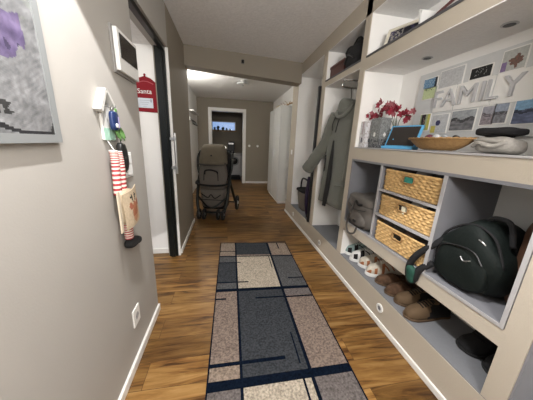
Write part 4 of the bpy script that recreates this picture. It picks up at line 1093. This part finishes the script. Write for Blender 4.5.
# backing panels of the letters
for y0, y1 in ((1.365, 1.50), (1.145, 1.345), (.95, 1.125)):
    obj('letter_panel', FB(B(XB-.024, XB-.018, y0-.005, y1+.005, 1.572, 1.728)), M['trim'], fb)
let = mat('silver_grey_letter', (.50, .50, .51), .5)
for ch, y, sz in (('F', 1.475, .14), ('A', 1.388, .14), ('M', 1.270, .14), ('I', 1.185, .14), ('L', 1.135, .14), ('Y', 1.04, .14)):
    bm = text_bm(ch, sz*1.12, .006, 0)
    # text plane x,y -> -y,z facing -x
    for v_ in bm.verts: v_.co = Vector((-v_.co.z, -v_.co.x, v_.co.y))
    bmesh.ops.translate(bm, vec=Vector((XB-.030, y, 1.648)) - Vector(L0), verts=bm.verts)
    obj('letter_' + ch.lower(), bm, let, fb, label='raised letter ' + ch)

# ================================================================ UPPER CUBBIES
L0 = (1.235, 1.63, 2.03)
fp = thing('framed_photo', 'cream framed dark photo leaning in the near upper compartment', 'picture', L0, .42)
tl = Matrix.Rotation(.35, 3, 'Y')
def TL(bm): bmesh.ops.rotate(bm, cent=(0, 0, 0), matrix=tl, verts=bm.verts); return bm
fw = .022
bm = B(0, .014, -.17, .15, 0, fw); bx(bm, 0, .014, -.17, .15, .16-fw, .16); bx(bm, 0, .014, -.17, -.17+fw, fw, .16-fw); bx(bm, 0, .014, .15-fw, .15, fw, .16-fw)
obj('frame', TL(bm), mat('cream_frame', (.66, .62, .52), .5), fp)
o = sheet('photograph', lambda u, v: tl @ Vector((.006, .13-.28*u, fw+.116*v)), lin(0, 1, 40), lin(0, 1, 20), lambda u, v: (.28, .26, .24) if (u < .35 and noise.noise(Vector((u*16, v*9, 1))) > .05) else ((.05, .045, .10) if noise.noise(Vector((u*9, v*5, 4))) > 0 else (.02, .02, .03)), M['paint'], fp, thick=.002)
L0 = (1.175, 1.41, 2.03)
cd = thing('greeting_card', 'white folded card standing beside the framed photo', 'card', L0)
bm = prism(bmesh.new(), [(.0, 0), (.012, 0), (.035, .11), (.023, .11)], -.004, 0, 'yz'); obj('card', bx(bm, -.0, .10, .012, .016, 0, .105), mat('white_card', (.68, .68, .66), .6), cd)
L0 = (1.24, 1.22, 2.03)
fo = thing('document_folder', 'pale folder with a dark red edge lying slanted on the upper shelf', 'folder', L0)
obj('folder', prism(bmesh.new(), [(-.16, .0), (.17, .0), (.165, .012), (-.14, .075)], -.06, .16, 'yz'), mat('pale_card', (.45, .44, .42), .7), fo)
obj('spine', prism(bmesh.new(), [(-.15, .072), (.15, .010), (.15, .022), (-.15, .10)], -.062, .10, 'yz'), mat('dark_red_card', (.11, .035, .035), .6), fo, label='dark red cover')
L0 = (1.28, 2.48, 2.03)
rb = thing('storage_box', 'red brown lidded box in the upper compartment above the coat', 'box', L0)
rbm = mat('red_brown_card', (.085, .024, .018), .6, var=.15, vscale=30)
obj('box', B(-.11, .15, -.13, .19, 0, .11), rbm, rb, bevel=.004)
obj('lid', B(-.116, .156, -.136, .196, .11, .135), rbm, rb, bevel=.004)
L0 = (1.235, 2.19, 2.03)
bg = thing('black_handbag', 'black soft bag beside the red brown box in the upper compartment', 'bag', L0)
obj('body', sup(bmesh.new(), (0, .0, .105), (.10, .125, .11), .55, .6, 36, 18, amp=.04, fs=14), M['black_cloth'], bg, smooth=True)
bm = bmesh.new(); tube(bm, curve([(-.02, -.08, .16), (-.03, -.06, .22), (-.03, .0, .245), (-.03, .06, .21), (-.02, .08, .15)], 6), .012, 8); obj('handle', bm, M['black_cloth'], bg, smooth=True)
bm = bmesh.new(); tube(bm, curve([(-.10, -.08, .06), (-.115, .0, .10), (-.10, .09, .05)], 6), .009, 8); obj('strap', bm, M['black_plastic'], bg, smooth=True)

# ================================================================ LIGHT
def spot(loc, tgt, power, ang, blend=.05, size=.03, col=(1, .95, .88)):
    l = bpy.data.lights.new('spot', 'SPOT'); l.energy = power; l.spot_size = math.radians(ang); l.spot_blend = blend; l.shadow_soft_size = size; l.color = col
    o = bpy.data.objects.new('ceiling_spot', l); C.objects.link(o); o.location = loc
    o.rotation_euler = (Vector(tgt)-Vector(loc)).to_track_quat('-Z', 'Y').to_euler(); return o
def area(loc, tgt, power, sx, sy, col=(1, .95, .88)):
    l = bpy.data.lights.new('area', 'AREA'); l.energy = power; l.shape = 'RECTANGLE'; l.size = sx; l.size_y = sy; l.color = col
    o = bpy.data.objects.new('fill_uplight', l); C.objects.link(o); o.location = loc
    o.rotation_euler = (Vector(tgt)-Vector(loc)).to_track_quat('-Z', 'Y').to_euler(); return o
def point(loc, power, r=.1, col=(1, .95, .88)):
    l = bpy.data.lights.new('pt', 'POINT'); l.energy = power; l.shadow_soft_size = r; l.color = col
    o = bpy.data.objects.new('unseen_point_light', l); C.objects.link(o); o.location = loc; return o
spot((-.15, .60, 2.47), (-.15, .60, 0), 160, 86, .03, .015, (1, .98, .975))
point((.25, -.6, 1.95), 56, .15, (1, .97, .94))
area((.4, -1.0, 1.75), (.4, -.6, 2.5), 60, .4, .4, (1, .97, .94))  # added uplight behind the camera, out of view, to brighten the ceiling
point((-.35, 4.25, 2.42), 8, .05, (1, .95, .88))  # added fill light, hidden above the beam edge, for the far hall
point((-.74, 4.7, 2.15), 22, .04, (1, .96, .90))  # added unseen light past the left wall end, brightens hall wall and ceiling
point((-1.3, 1.5, 1.9), 14, .1)
w = bpy.data.worlds.new('w'); bpy.context.scene.world = w; w.use_nodes = True
w.node_tree.nodes['Background'].inputs[0].default_value = (.42, .60, 1, 1); w.node_tree.nodes['Background'].inputs[1].default_value = .8

# ================================================================ CAMERA
yaw, pitch, roll, fpx = .180383562, .255887495, -.0397192204, 222.52
cy_, sy_, cp_, sp_ = cos(yaw), sin(yaw), cos(pitch), sin(pitch)
fwd = Vector((sy_*cp_, cy_*cp_, -sp_)); rt = Vector((cy_, -sy_, 0)); dn = fwd.cross(rt)
r2 = rt*cos(roll) + dn*sin(roll); d2 = -rt*sin(roll) + dn*cos(roll)
cam = bpy.data.cameras.new('camera'); co = bpy.data.objects.new('camera', cam); C.objects.link(co)
mt = Matrix((( r2.x, -d2.x, -fwd.x), (r2.y, -d2.y, -fwd.y), (r2.z, -d2.z, -fwd.z))).to_4x4()
mt.translation = Vector((0, 0, 1.32)); co.matrix_world = mt
cam.sensor_fit = 'HORIZONTAL'; cam.sensor_width = 36; cam.lens = 36*fpx/533; cam.clip_start = .02; cam.clip_end = 60
sc = bpy.context.scene; sc.camera = co
sc.view_settings.view_transform = 'Standard'; sc.view_settings.look = 'None'; sc.view_settings.gamma = 1; sc.view_settings.exposure = 0
try: sc.view_settings.use_curve_mapping = False
except Exception: pass
